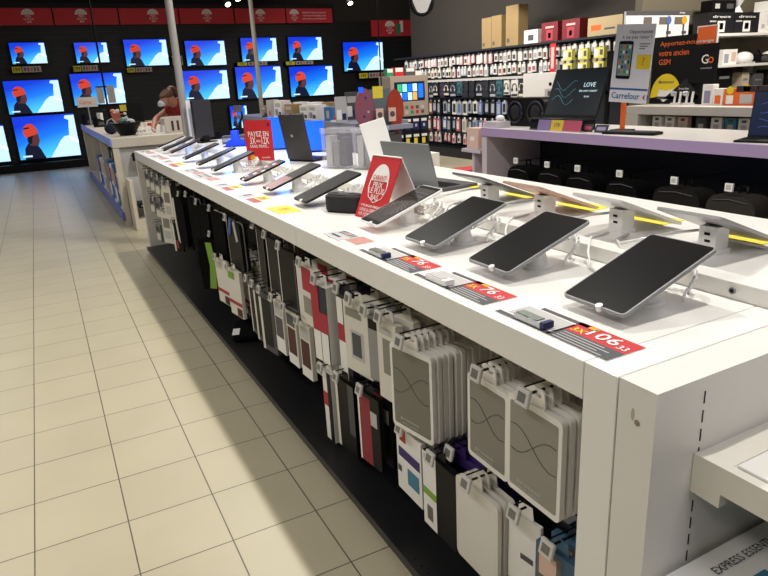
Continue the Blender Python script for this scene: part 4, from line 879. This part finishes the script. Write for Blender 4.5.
# ------------------------------------------------------------------ phone corner (right)
taup = mat('taupe_back_panel', '#67604f', .6)
t = thing('phone_corner_shelving', 'taupe wall shelving with white shelves in the phone corner', 'shelving unit', (7.6, 5.5, 0))
MB().box(-1.35, .05, 0, 1.6, .15, 3.4, taup).build('backboard', t)
for z in (1.40, 1.745): MB().box(-.62, -.35, z, 1.6, .05, z+.03, white).build('shelf', t, .002)
MB().box(-.15, -.02, 1.0, -.05, .05, 1.4, fascia).build('upright', t); MB().box(.55, -.02, 1.0, .65, .05, 1.4, fascia).build('upright', t)
t = thing('phone_counter', 'low white counter in the phone corner with phone packs beneath', 'counter', (5.8, 4.1, 0))
MB().box(-.35, -.85, .995, .5, .86, 1.075, fascia).build('worktop', t, .003); MB().box(-.35, .70, 0, .5, .86, .995, fascia).build('end_panel', t)
MB().box(.12, -.85, 0, .2, .70, .995, mat('dark_back', '#2a2927', .6)).build('back_panel', t); MB().box(-.33, -.85, .74, .12, .70, .78, white).build('low_shelf', t)
PCN = [(4.62, paper), (4.47, paper), (4.32, mat('pale_pink_card', '#d9b8a8', .6)), (4.12, dgrey), (3.96, paper), (3.82, mat('teal_box', '#2f7f96', .5)), (3.69, paper), (3.55, mat('pale_pink_card', '#d9b8a8', .6))]
PL = ['white phone pack leftmost under the phone counter', 'white phone pack second from the left under the phone counter', 'pale pink phone pack under the phone counter', 'dark phone pack under the phone counter', 'white phone pack between the dark and teal ones', 'teal phone pack under the phone counter', 'white phone pack right of the teal one', 'pale pink phone pack rightmost under the phone counter']
for (y, c), lb in zip(PCN, PL):
    carton(5.55, y, .78, .11, .06, .195, c, lb, art=[(.25, .1, .75, .7, lgrey), (.3, .8, .7, .92, dgrey)], group='phone packs under the phone counter')
t = thing('poster_board', 'black board with orange writing and a yellow disc in the phone corner', 'sign', (5.82, 4.69, 1.075), -90)
MB().box(-.3, 0, 0, .3, .02, .66, black).build('board', t)
m = MB(); m.text('Apportez-nous', .02, .585, .06, orange, w=.46, y=-.003).text('votre ancien', -.04, .50, .055, orange, w=.36, y=-.003).text('GSM', -.14, .415, .055, orange, y=-.003)
m.face(circ(-.10, .06, .19, .24, 20, .25, PI), mat('bright_yellow', '#ecd21e', .6), -.003).face([(-.2, .08), (-.12, .02), (.02, .1), (.0, .15), (-.1, .13), (-.18, .15)], paper, -.004).text('Maintenant', -.10, .22, .03, dgrey, y=-.005)
m.face([(-.12, .05), (.14, .25), (.33, .05)], mat('soft_black', '#1a1a1d', .5), -.006).text('Samsung Galaxy', .12, .15, .025, paper, y=-.008, w=.12)
m.rect(.02, .05, .31, .095, orange, -.006).rect(-.2, .05, .02, .075, dgrey, -.006); m.build('printed_art', t)
t = thing('logo_sign', 'orange square sign above the black board', 'sign', (5.82, 4.37, 1.62), -90); m = MB().box(-.11, 0, 0, .11, .02, .18, paper); m.box(-.1, -.003, .01, .1, 0, .17, orange); m.build('board', t); MB().text('orange', -.01, .035, .028, paper, y=-.005, w=.19).build('lettering', t)
t = thing('go_sign', 'black sign reading Go below the orange square', 'sign', (5.80, 4.36, 1.075), -90); MB().box(-.16, 0, .2, .14, .02, .56, black).box(-.03, .005, 0, .03, .015, .2, black).build('board', t)
m = MB().text('G', .01, .42, .085, paper, y=-.003).text('o', .075, .41, .06, orange, y=-.003).text('connected', .03, .34, .02, lgrey, y=-.003, w=.12); m.build('lettering', t)
for k, y in enumerate((4.56, 4.42)):
    t = thing('phone_stand', ['white phone charging stand left of the orange strip on the phone counter', 'white phone charging stand before the orange strip on the phone counter'][k], 'display stand', (5.7, y, 1.075), -70)
    m = MB().box(-.05, -.02, 0, .05, .04, .02, wplast); m.M = Matrix.Rotation(math.radians(-15), 4, 'X'); m.box(-.03, 0, .01, -.012, .015, .13, wplast).box(.02, 0, .01, .04, .015, .13, wplast); m.build('frame', t)
    MB().ell((-.03, 0, .11), (.03, .02, .025), silver, 10, 8).build('dock', t)
carton(5.72, 4.2, 1.075, .11, .08, .19, paper, 'white phone carton beside the charging stands', art=[(.2, .1, .8, .7, mat('mauve_print', '#8f86a8', .6))])
for k, (y, w, h) in enumerate(((4.08, .1, .15), (3.96, .12, .15), (3.80, .2, .165), (3.58, .22, .165))):
    t = carton(5.72, y, 1.075, w, .1, h, (paper, orange, orange, orange)[k], ['slim white and orange carton on the phone counter', 'orange carton under the first yellow disc', 'orange carton under the second yellow disc', 'orange carton at the right end of the phone counter'][k], art=[(.2, .1, .8, .6, (orange, paper, lgrey, lgrey)[k])], group='orange cartons on the phone counter')
    if k in (1, 2): MB().face(circ(0, h*.9, .035), mat('bright_yellow', '#ecd21e', .6), -.052).build('yellow_disc', t)
    if k > 1: MB().box(-w/2, -.052, h*.72, w/2, .052, h+.004, mat('dark_card', '#2b2026', .6)).build('dark_lid', t)
t = thing('wall_display', 'white framed panel of phone straps and posters behind the poster', 'display panel', (6.42, 5.45, 1.70), 0)
MB().box(-.52, 0, 0, .50, .03, .34, mat('poster_grey_white', '#c9c8cc', .6)).box(-.52, -.005, .30, .5, 0, .345, dgrey).build('panel', t)
m = MB()
for x, c in ((-.25, None), (.0, None), (.25, None)): m.rect(x, .04, x+.13, .27, paper, -.004).rect(x, .2, x+.13, .28, mat('photo_brown', '#6b6258', .6), -.005)
for x, c in ((.17, pc['blue']), (.43, mat('gold_print', '#d8a01e', .5))): m.rect(x-.035, .03, x-.01, .25, dgrey, -.006).face(circ(x-.02, .245, .045), c, -.008).rect(x-.05, .1, x+.03, .13, dgrey, -.007)
m.text('BUMPER', .37, .322, .018, paper, y=-.007); m.build('printed_art', t)
t = thing('dark_shelf_bin', 'black bin shelf below the white framed panel', 'shelf', (5.95, 5.45, 1.44)); MB().box(-.22, -.15, 0, .1, .08, .2, black).build('bin', t); MB().box(-.22, -.15, -.26, .1, .08, -.22, black).build('lower_board', t); MB().box(.06, .04, -1.44, .1, .08, 0, black).build('leg', t); MB().box(-.22, .04, -1.44, -.18, .08, 0, black).build('leg', t)
for k in range(3): carton(5.80+k*.09, 5.38, 1.22, .08, .08, .13, (paper, pc['mustard'], paper)[k], 'small pack on the ledge under the black bin', rz=0, art=[(.2, .2, .8, .6, mat('green_print', '#2e8a5e', .6))], group='small packs under the black bin')
SPK = ['black speaker carton with a white picture on the top shelf, left one', 'black speaker carton with a white picture on the top shelf, right one']
for k, x in enumerate((7.18, 7.64)): carton(x, 5.32, 1.775, .45, .2, .23, mat('soft_black', '#1a1a1d', .5), SPK[k], rz=0, art=[(.35, .08, .65, .6, paper), (.42, .2, .58, .5, dgrey), (.05, .55, .3, .62, lgrey)], txt='dreox', tc_=paper, group='black speaker cartons')
carton(7.95, 5.32, 1.775, .15, .2, .24, paper, 'white carton right of the black speaker cartons', rz=0, art=[(.3, .2, .7, .4, lgrey)])
carton(8.14, 5.32, 1.775, .2, .2, .36, paper, 'tall white carton at the right end of the top shelf', rz=0, art=[(.2, .7, .8, .95, red), (.2, .1, .6, .4, lgrey)])
carton(7.26, 5.34, 2.01, .4, .16, .13, black, 'black carton lying on the speaker cartons', rz=0, art=[(.1, .3, .3, .7, lgrey), (.6, .3, .9, .7, dgrey)])
t = thing('vase_speaker', 'white hourglass shaped device standing on the black speaker cartons', 'gadget', (7.62, 5.34, 2.01)); MB().cyl((0, 0, 0), (0, 0, .07), .06, wplast, 16, .02).cyl((0, 0, .07), (0, 0, .14), .02, wplast, 16, .06).build('shell', t)
carton(7.4, 5.28, 1.43, .26, .12, .17, paper, 'white carton with a blank front on the middle shelf', rz=0, art=[(.1, .1, .4, .7, pc['pale']), (.6, .2, .9, .8, mat('pale_pink_card', '#d9b8a8', .6))])
for k, x in enumerate((7.74, 8.25)):
    t = thing('vr_headset', ['white domed headset on the middle shelf, left one', 'white domed headset at the right end of the middle shelf'][k], 'headset', (x, 5.28, 1.43)); MB().ell((0, 0, .06), (.13, .1, .08), wplast, 18, 10).build('shell', t); MB().box(-.1, -.09, 0, .1, .06, .02, lgrey).build('foot', t)
t = thing('camera', 'black camera device between the two white headsets', 'camera', (8.0, 5.28, 1.43)); MB().box(-.12, -.08, 0, .12, .08, .1, black).build('body', t, .006); MB().cyl((0, -.08, .05), (0, -.14, .05), .035, dgrey).build('lens', t); MB().tube([(-.05, 0, .1), (.0, 0, .16), (.06, 0, .1)], .01, black).build('handle', t)
for k, (x, w, h, c) in enumerate(((7.35, .3, .3, black), (7.75, .14, .24, mat('cream_speaker', '#b8aa94', .6)), (8.0, .2, .22, dgrey), (8.25, .2, .26, black))):
    t = thing('gadget', ['black folded gadget under the middle shelf', 'cream rounded speaker under the middle shelf', 'dark grey gadget under the middle shelf', 'black gadget at the right under the middle shelf'][k], 'gadget', (x, 5.3, 1.09), 0); MB().prism(rr(w, h, .04, cz=h/2), -.07, .07, c).build('body', t, .008); MB().rect(-w*.3, h*.6, w*.3, h*.7, silver, -.071).build('name_plate', t)
t = thing('gadget_ledge', 'white ledge under the middle shelf of the phone corner', 'shelf', (7.8, 5.35, 1.06)); MB().box(-.75, -.2, 0, 1.3, .18, .03, white).build('board', t)

# ------------------------------------------------------------------ ceiling things
for k, (x, y, z) in enumerate(((3.32, 12, 2.85), (3.51, 12, 2.94), (5.68, 12, 2.88))):
    t = thing('ceiling_spotlight', ['small lit spotlight above the banners, lower of the close pair', 'small lit spotlight above the banners, upper of the close pair', 'small lit spotlight alone above the right end of the banners'][k], 'spotlight', (x, y, z), 20, 'small ceiling spotlights')
    MB().cyl((0, 0, .02), (0, .06, .12), .05, black, 14).build('housing', t); MB().cyl((0, -.012, .0), (0, 0, .02), .045, mat('lamp_glow', '#fff4e0', .4, emit=9), 14).build('lens', t)
    MB().cyl((0, .06, .1), (0, .06, 4.38-z), .008, black, 6).build('stem', t)
t = thing('hanging_sign', 'black ring sign with a white shield face hanging from the ceiling', 'sign', (4.24, 7, 2.32), -20)
m = MB(); m.tube([(.13*math.cos(a), 0, .15*math.sin(a)) for a in [2*PI*i/28 for i in range(29)]], .022, black, 8); m.build('ring', t)
MB().prism([(-.1, .14), (-.11, .0), (-.06, -.11), (0, -.15), (.06, -.11), (.11, .0), (.1, .14)], -.01, .01, paper).build('shield', t)
m = MB().text('GO', 0, .04, .06, dgrey, y=-.013); m.build('lettering', t); MB().cyl((0, 0, .15), (0, 0, 2.06), .004, black, 6).build('wire', t)
t = thing('hanging_poster', 'hanging ceiling poster cut by the top edge of the photo', 'poster', (6.9, 8.2, 2.62), -70); MB().box(-.55, 0, 0, .6, .02, .7, mat('poster_dark', '#4a4038', .6)).build('board', t); MB().rect(-.45, .0, -.1, .2, pc['pale'], -.002).rect(.0, .0, .4, .12, pc['cream'], -.002).build('printed_art', t); MB().cyl((0, .01, .7), (0, .01, 1.76), .004, black, 6).build('wire', t)

# ------------------------------------------------------------------ goods hanging under the counter
XB = 1.29
def hook(y, z, x0, label):
    t = thing('peg_hook', label, 'hook', (XB, y, z), 0, 'tagged hooks under the counter')
    L_ = XB-x0+.03
    MB().cyl((0, 0, 0), (-L_, 0, 0), .0032, wire, 6).cyl((0, 0, .02), (-L_-.005, 0, .02), .002, wire, 6).build('rod', t)
    m = MB(); m.M = Matrix.Translation((-L_-.006, 0, 0)) @ Matrix.Rotation(math.radians(14), 4, 'Y')
    m.box(-.006, -.02, -.023, .004, .02, .016, mat('tag_white', '#c9c7c1', .4)); pt = m.build('price_tag', t, .003)
    m2 = MB(); m2.M = m.M; m2.box(-.0066, -.012, -.014, -.006, .012, .007, mat('tag_grey', '#6f6e68', .4)); m2.build('tag_screen', pt)
    return t
def shape_case(w, h, frame, panel):
    def f(t):
        fr = MB().prism(rr(w, h, .014, 4, 0, -.03-h/2), -.007, .007, frame).build('case_frame', t, .0015)
        m = MB().prism(rr(w-.022, h-.03, .006, 3, 0, -.03-h/2), -.0078, -.007, panel)
        ln = mat('etched_line', '#4f4b47', .5)
        for s in (1, -1): m.tube([(-(w-.03)/2+(w-.03)*i/8, -.0082, -.03-h*.42-s*h*.14*math.sin((i-4)*.5)) for i in range(9)], .001, ln, 4)
        m.text('protect', -.01, -.03-h*.86, .010, lgrey, y=-.0085, w=w*.45); m.text('your tablet', -.01, -.03-h*.91, .006, lgrey, y=-.0085, w=w*.4); m.build('window_panel', fr)
        MB().prism([(-.03, -.032), (.03, -.032), (.026, .006), (.02, .012), (-.02, .012), (-.026, .006), (-.026, .001), (.016, .001), (.016, -.008), (-.026, -.008)], -.002, .002, frame).build('hang_tab', t)
    return f
def shape_plain(w, h, c, th=.012):
    def f(t):
        MB().prism(rr(w, h, .016, 4, 0, -.03-h/2), -th/2, th/2, c).build('sleeve', t, .002)
        MB().prism(rr(w-.02, h-.03, .01, 4, 0, -.03-h/2), -th/2-.0006, -th/2, mat('pearl_white', '#d9d5cc', .3)).build('front_face', t)
        MB().prism([(-.022, -.032), (.022, -.032), (.018, .006), (.012, .012), (-.012, .012), (-.018, .006)], -.0015, .0015, c).build('hang_tab', t)
    return f
def shape_box(w, h, th, c, art, top=0, side=None):
    def f(t):
        m = MB().box(-w/2, -th/2, -.025-h, w/2, th/2, -.025, c)
        if side: m.box(-w/2-.0006, -th/2+.001, -.025-h+.001, -w/2, th/2-.001, -.026, side).box(w/2, -th/2+.001, -.024-h, w/2+.0006, th/2-.001, -.026, side)
        ct = m.build('carton', t, .0015); m = MB()
        for k, a in enumerate(art): m.rect(-w/2+w*a[0], -.025-h+h*a[1], -w/2+w*a[2], -.025-h+h*a[3], a[4], -th/2-.0008-.0004*k)
        if art: m.build('printed_art', ct)
        MB().prism([(-.025, -.027), (.025, -.027), (.02, .01), (-.02, .01)], -.001, .001, c).build('hang_tab', t)
    return f
NUMF = 0
def stack(name, cat, shp, desc, where, y, z, x0, n, dx, rz=-90, wob=2, hk_=True):
    rn = random.Random(int(y*1000+z*77)); rest = '%s behind the foremost %s' % (desc, where)
    for i in range(n):
        loc = (x0+i*dx, y+rn.uniform(-.002, .002), z-.004)
        if i == 0:
            p = thing(name, 'foremost %s %s' % (desc, where), cat, loc, rz); shp(p); last = p
        else: last = dup(p, loc, rz+rn.uniform(-wob, wob), rest, '%ss stacked %s' % (name.replace('_', ' '), where))
    if n == 1: p['label'] = 'single %s %s' % (desc, where)
    if hk_: hook(y, z, x0, 'tagged hook of the %s %s' % (' '.join(desc.split()[:3]), where))
cf = mat('case_frame_white', '#e6e3dc', .4); cpn = mat('case_panel_grey', '#7d7971', .3, noise=.03)
cpb = mat('case_panel_taupe', '#8c887f', .3, noise=.03)
pw = mat('pack_white_cream', '#dad6ca', .6); maroon = mat('maroon_print', '#4a1a20', .6); wine = mat('wine_red_print', '#a82838', .6); gr = mat('lime_print', '#7ea43c', .6); purp = mat('purple_sleeve', '#3a2468', .6)
stack('tablet_case', 'tablet case', shape_case(.175, .245, cf, cpb), 'grey window tablet case', 'by the end panel', .945, .81, .83, 4, .022)
stack('tablet_case', 'tablet case', shape_case(.16, .235, cf, cpn), 'grey window tablet case', 'second from end panel', 1.125, .79, .84, 21, .018)
stack('tablet_case', 'tablet case', shape_case(.18, .27, cf, mat('case_panel_olive', '#6f6d63', .3, noise=.03)), 'olive grey tablet case', 'third from end panel', 1.44, .77, .81, 20, .02, -80)
stack('white_sleeve', 'tablet sleeve', shape_plain(.18, .255, mat('sleeve_white', '#d8d3c8', .4)), 'plain white tablet sleeve', 'under the grey cases', 1.145, .485, .82, 3, .022)
stack('sleeve_pack', 'tablet sleeve', shape_box(.125, .2, .022, mat('steel_blue_print', '#3c5e78', .6), [(.05, .03, .6, .95, mat('photo_brown', '#6b6258', .6)), (.1, .6, .5, .9, mat('pale_pink_card', '#d9b8a8', .6))]), 'steel blue boxed tablet sleeve', 'beside the end panel', .87, .475, .84, 3, .05, -84)
stack('white_carton', 'tablet sleeve', shape_box(.10, .2, .01, paper, [(.4, .4, .8, .48, dgrey), (.0, .85, .3, .95, orange)]), 'white pack with small orange corner', 'by the blue ones', .995, .48, .85, 1, .02, -82)
stack('keyboard_case', 'tablet case', shape_box(.17, .25, .02, black, [(.0, .0, .42, 1, paper), (.0, .42, .42, .52, gr), (.12, .1, .3, .3, mat('photo_brown', '#6b6258', .6)), (.05, .9, .35, .98, lgrey)]), 'black and white boxed case with a lime stripe', 'left of the white sleeves', 1.33, .455, .83, 1, .02)
stack('purple_sleeve', 'tablet sleeve', shape_box(.16, .2, .014, purp, [(.06, .05, .94, .9, black)]), 'purple edged black sleeve', 'behind the lime striped box', 1.31, .465, .88, 6, .024, -84)
stack('picture_pack', 'tablet case', shape_box(.15, .23, .02, paper, [(.15, .8, .4, 1, wine), (.1, .55, .95, .7, purp), (.45, .2, .9, .45, teal), (.05, .3, .2, .4, dgrey)]), 'white box with purple band and red corner', 'left of lime striped box', 1.52, .45, .84, 4, .05)
stack('phone_case_pack', 'packaged goods', shape_box(.10, .26, .03, pw, [(.3, .35, .75, .8, cpn), (.15, .85, .8, .93, lgrey)]), 'cream pack with a brown spot', 'left of the olive grey cases', 1.60, .79, .83, 7, .06, -84)
stack('phone_kit', 'packaged goods', shape_box(.155, .25, .03, pw, [(.25, .2, .75, .62, lgrey), (.3, .25, .65, .58, dgrey), (.1, .8, .7, .92, cpn)]), 'cream pack picturing a grey phone', 'mid counter', 1.81, .79, .83, 7, .06, -82)
stack('grey_pack', 'packaged goods', shape_box(.055, .22, .02, grey, [(.1, .8, .9, .95, black)]), 'slim grey pack', 'between cream packs', 1.69, .785, .825, 4, .06, -80)
stack('folio_box', 'tablet case', shape_box(.11, .30, .05, paper, [(0, 0, 1, 1, mat('navy_black_print', '#15172c', .5)), (.0, .0, .45, .4, paper), (0, .4, 1, .66, wine), (.5, 0, .95, .4, paper), (0, .66, .5, 1, wine)], side=paper), 'tall navy, red and white folio box', 'upper row', 2.08, .79, .82, 4, .075, -82)
stack('folio_box', 'tablet case', shape_box(.08, .30, .04, mat('navy_black_print', '#15172c', .5), [(.0, .0, .6, .4, paper), (0, .4, 1, .62, wine), (0, .62, .5, .95, paper)]), 'narrow navy, red and white folio box', 'right of tall ones', 1.95, .785, .85, 3, .08, -84)
stack('folio_box', 'tablet case', shape_box(.07, .30, .03, paper, [(0, .5, 1, .7, wine), (.55, 0, 1, 1, black)]), 'slim white folio box with a red band', 'low at mid counter', 2.12, .425, .83, 2, .07, -86)
stack('folio', 'tablet case', shape_box(.14, .29, .018, black, [(.0, .0, .14, 1, pw), (.7, .3, 1, 1, dgrey)]), 'black folio with a cream spine', 'low at mid counter', 1.97, .445, .83, 4, .05, -86)
stack('folio', 'tablet case', shape_box(.13, .27, .02, black, [(.05, .0, .6, .95, mat('folio_red', '#8a2630', .6)), (.0, 0, .08, 1, paper), (.6, .6, .9, .8, lgrey)]), 'black and red folio with a white spine', 'left of purple banded boxes', 1.75, .49, .82, 5, .045, -84)
stack('flip_case_pack', 'packaged goods', shape_box(.10, .24, .02, pw, [(0, 0, 1, .22, paper), (.1, .2, .9, .7, maroon), (.1, .74, .9, .95, lgrey)]), 'cream and maroon flip case pack', 'low beside the folios', 2.34, .55, .83, 6, .055, -86)
stack('flip_case_pack', 'packaged goods', shape_box(.10, .25, .02, pw, [(0, 0, 1, .22, paper), (.1, .2, .9, .7, maroon), (.1, .74, .9, .95, dgrey)]), 'cream and dark maroon flip case pack', 'second in the lower row', 2.50, .56, .83, 6, .055, -86)
stack('flip_case_pack', 'packaged goods', shape_box(.10, .25, .02, pw, [(0, 0, 1, .3, paper), (.1, .3, .9, .7, dgrey), (.1, .74, .9, .95, lgrey)]), 'cream and charcoal flip case pack', 'third in the lower row', 2.66, .56, .83, 6, .055, -86)
stack('tablet_kit', 'packaged goods', shape_box(.18, .24, .03, pw, [(.3, .6, .8, 1.0, wine), (.3, .2, .75, .5, cpn), (.05, .05, .3, .1, lgrey)]), 'cream box with a red wedge', 'behind the folio boxes', 2.25, .815, .83, 4, .07, -88)
for k, y in enumerate((2.48, 2.72, 2.96)):
    stack('dark_folder', 'tablet case', shape_box(.16, .27, .016, black, [(.0, .0, .05, 1, pw), (.94, .0, 1, .9, dgrey), (.1, .05, .9, .08, dgrey)]), ['black folder with a cream edge', 'black folder with a thin cream edge', 'black folder with a pale edge'][k], ['nearest the folio boxes', 'middle of three', 'farthest of three'][k], y, .835, .83+.02*k, 3, .09, -84-6*k, 14)
for k, y in enumerate((2.84, 3.02, 3.2)):
    stack('dark_case', 'tablet case', shape_box(.15, .30, .022, dgrey, [(.0, .0, .16, .9, pw), (.2, .1, .8, .9, black)]), ['charcoal case with a broad cream edge', 'charcoal case with cream edge', 'dark grey case with cream edge'][k], ['just past maroon packs', 'second past maroon packs', 'third past maroon packs'][k], y, .55-.02*k, .83+.02*k, 4, .07, -82-5*k, 12)
for k, y in enumerate((3.42, 3.68)):
    stack('screen_pack', 'packaged goods', shape_box(.17, .27, .02, pw, [(0, .25, 1, .33, wine), (.55, .02, .95, .2, maroon), (.1, .8, .6, .95, (lgrey, gr)[1-k])]), ['white pack with red line and lime top', 'white pack with red line and grey top'][k], ['nearer of two', 'farther of two'][k], y, .53, .83, 6, .06, -82)
t = thing('green_bag', 'black bag with a lime green stripe hanging at the middle of the counter', 'bag', (.88, 3.98, .60), -52)
m = MB().prism([(-.10, -.03), (.10, -.03), (.115, -.18), (.1, -.36), (-.1, -.36), (-.115, -.18)], -.05, .05, fabric); m.build('body', t, .015)
MB().prism([(-.045, -.05), (-.0, -.05), (.02, -.2), (.0, -.35), (-.05, -.35), (-.03, -.2)], -.053, -.05, gr).build('stripe', t)
MB().tube([(-.05, 0, -.03), (-.04, 0, .01), (.04, 0, .01), (.05, 0, -.03)], .008, fabric, 6).build('handle', t)
hook(3.98, .605, .88, 'black hook with white tag holding the lime striped bag')
for k, (y, z, h, w, c) in enumerate(((3.4, .80, .27, .2, black), (3.75, .8, .30, .22, fabric), (4.1, .79, .30, .2, fabric), (4.4, .80, .36, .24, fabric))):
    t = thing('laptop_sleeve', ['black laptop sleeve with a blue tab above the lime topped packs', 'black padded sleeve left of the blue tabbed one', 'black padded sleeve above the lime striped bag', 'large black sleeve beside the cream edged rucksack'][k], 'laptop sleeve', (.87, y, z), -86, 'black sleeves in the upper row')
    MB().prism(rr(w, h, .03, 5, 0, -.03-h/2), -.02, .02, c).build('sleeve', t, .008); MB().prism(rr(w+.004, h+.004, .03, 5, 0, -.03-h/2), -.003, .003, (grey, pw, dgrey, grey)[k]).build('zipper', t); MB().prism([(-.02, -.04), (.02, -.04), (.015, .01), (-.015, .01)], -.002, .002, black).build('hang_tab', t)
    if k == 0:
        m = MB(); m.M = Matrix.Rotation(.4, 4, 'Y'); m.box(-.03, -.026, -.12, .0, -.022, -.02, mat('cobalt_tab', '#4660b8', .5)); m.M = Matrix.Rotation(-.3, 4, 'Y'); m.box(.0, -.026, -.14, .03, -.022, -.03, lgrey); m.build('swing_tags', t)
    hook(y, z+.005, .85, 'black hook with white tag holding the ' + ['blue tabbed sleeve', 'padded sleeve left of the blue tabs', 'sleeve above the lime striped bag', 'large black sleeve'][k])
t = thing('rucksack', 'black rucksack with a broad cream side hanging in the far half of the counter', 'backpack', (.88, 4.72, .76), -86)
MB().prism(rr(.26, .36, .08, 6, 0, -.2), -.07, .07, fabric).build('body', t, .02); MB().prism([(-.135, -.04), (-.095, -.04), (-.1, -.2), (-.075, -.37), (-.115, -.35), (-.14, -.2)], -.073, .073, pw).build('side_band', t)
MB().tube([(-.03, 0, -.03), (-.03, 0, .01), (.03, 0, .01), (.03, 0, -.03)], .007, fabric, 6).build('handle', t)
hook(4.72, .765, .86, 'black hook with white tag holding the cream sided rucksack')
WH = [(4.95, .82, 'strap'), (5.15, .8, 'box'), (5.35, .82, 'small'), (5.6, .82, 'small'), (5.85, .82, 'small'), (6.1, .82, 'small'), (5.05, .52, 'strap'), (5.4, .56, 'box'), (5.75, .6, 'small'), (6.05, .6, 'small'), (5.95, .36, 'small')]
WL = ['high past the rucksack', 'high beyond strap pack', 'high, fourth from far panel', 'high, third from far panel', 'high, second from far panel', 'high beside far panel', 'low past the rucksack', 'low beyond strap pack', 'mid height, second from far panel', 'mid height beside far panel', 'lowest near far panel']
for (y, z, k), wl in zip(WH, WL):
    if k == 'strap': stack('strap_pack', 'packaged goods', shape_box(.10, .22, .02, black, [(.0, 0, .2, 1, pw), (.3, .1, .5, .4, wine)]), 'black strap pack with cream edge', wl, y, z, .84, 4, .07, -60)
    elif k == 'box': stack('cable_box', 'packaged goods', shape_box(.14, .26, .03, pw, [(.15, .5, .85, .8, cpn), (.15, .15, .85, .4, lgrey)]), 'cream printed box', wl, y, z, .83, 3, .1, -70)
    else: stack('charger_pack', 'packaged goods', shape_box(.08, .15, .02, grey, [(.1, .1, .9, .5, pw), (.1, .6, .9, .9, dgrey)]), 'small grey charger pack', wl, y, z, .83, 4, .09, -72)
t = thing('pouch', 'flat black pouch with a white slip lying on the base shelf', 'pouch', (.92, 3.55, .062), 70); MB().slab(rr(.3, .2, .05, 5), 0, .04, fabric).build('body', t, .012); MB().box(-.12, .06, .041, -.02, .1, .043, paper).build('slip', t)
# small floor debris marks are part of the tiles; the two counters end here

# the whole tablet counter stands half a degree off the tile grid
A = math.radians(.5); PV = Vector((.79, .77, 0)); RZ = Matrix.Rotation(A, 3, 'Z')
for o in list(scene.objects):
    if o.parent or o.type in ('CAMERA', 'LIGHT'): continue
    if (.70 < o.location.x < 1.95 and .5 < o.location.y < 6.5) or o.name.startswith('security_cable'):
        o.location = PV + RZ @ (o.location - PV); o.rotation_euler.z += A
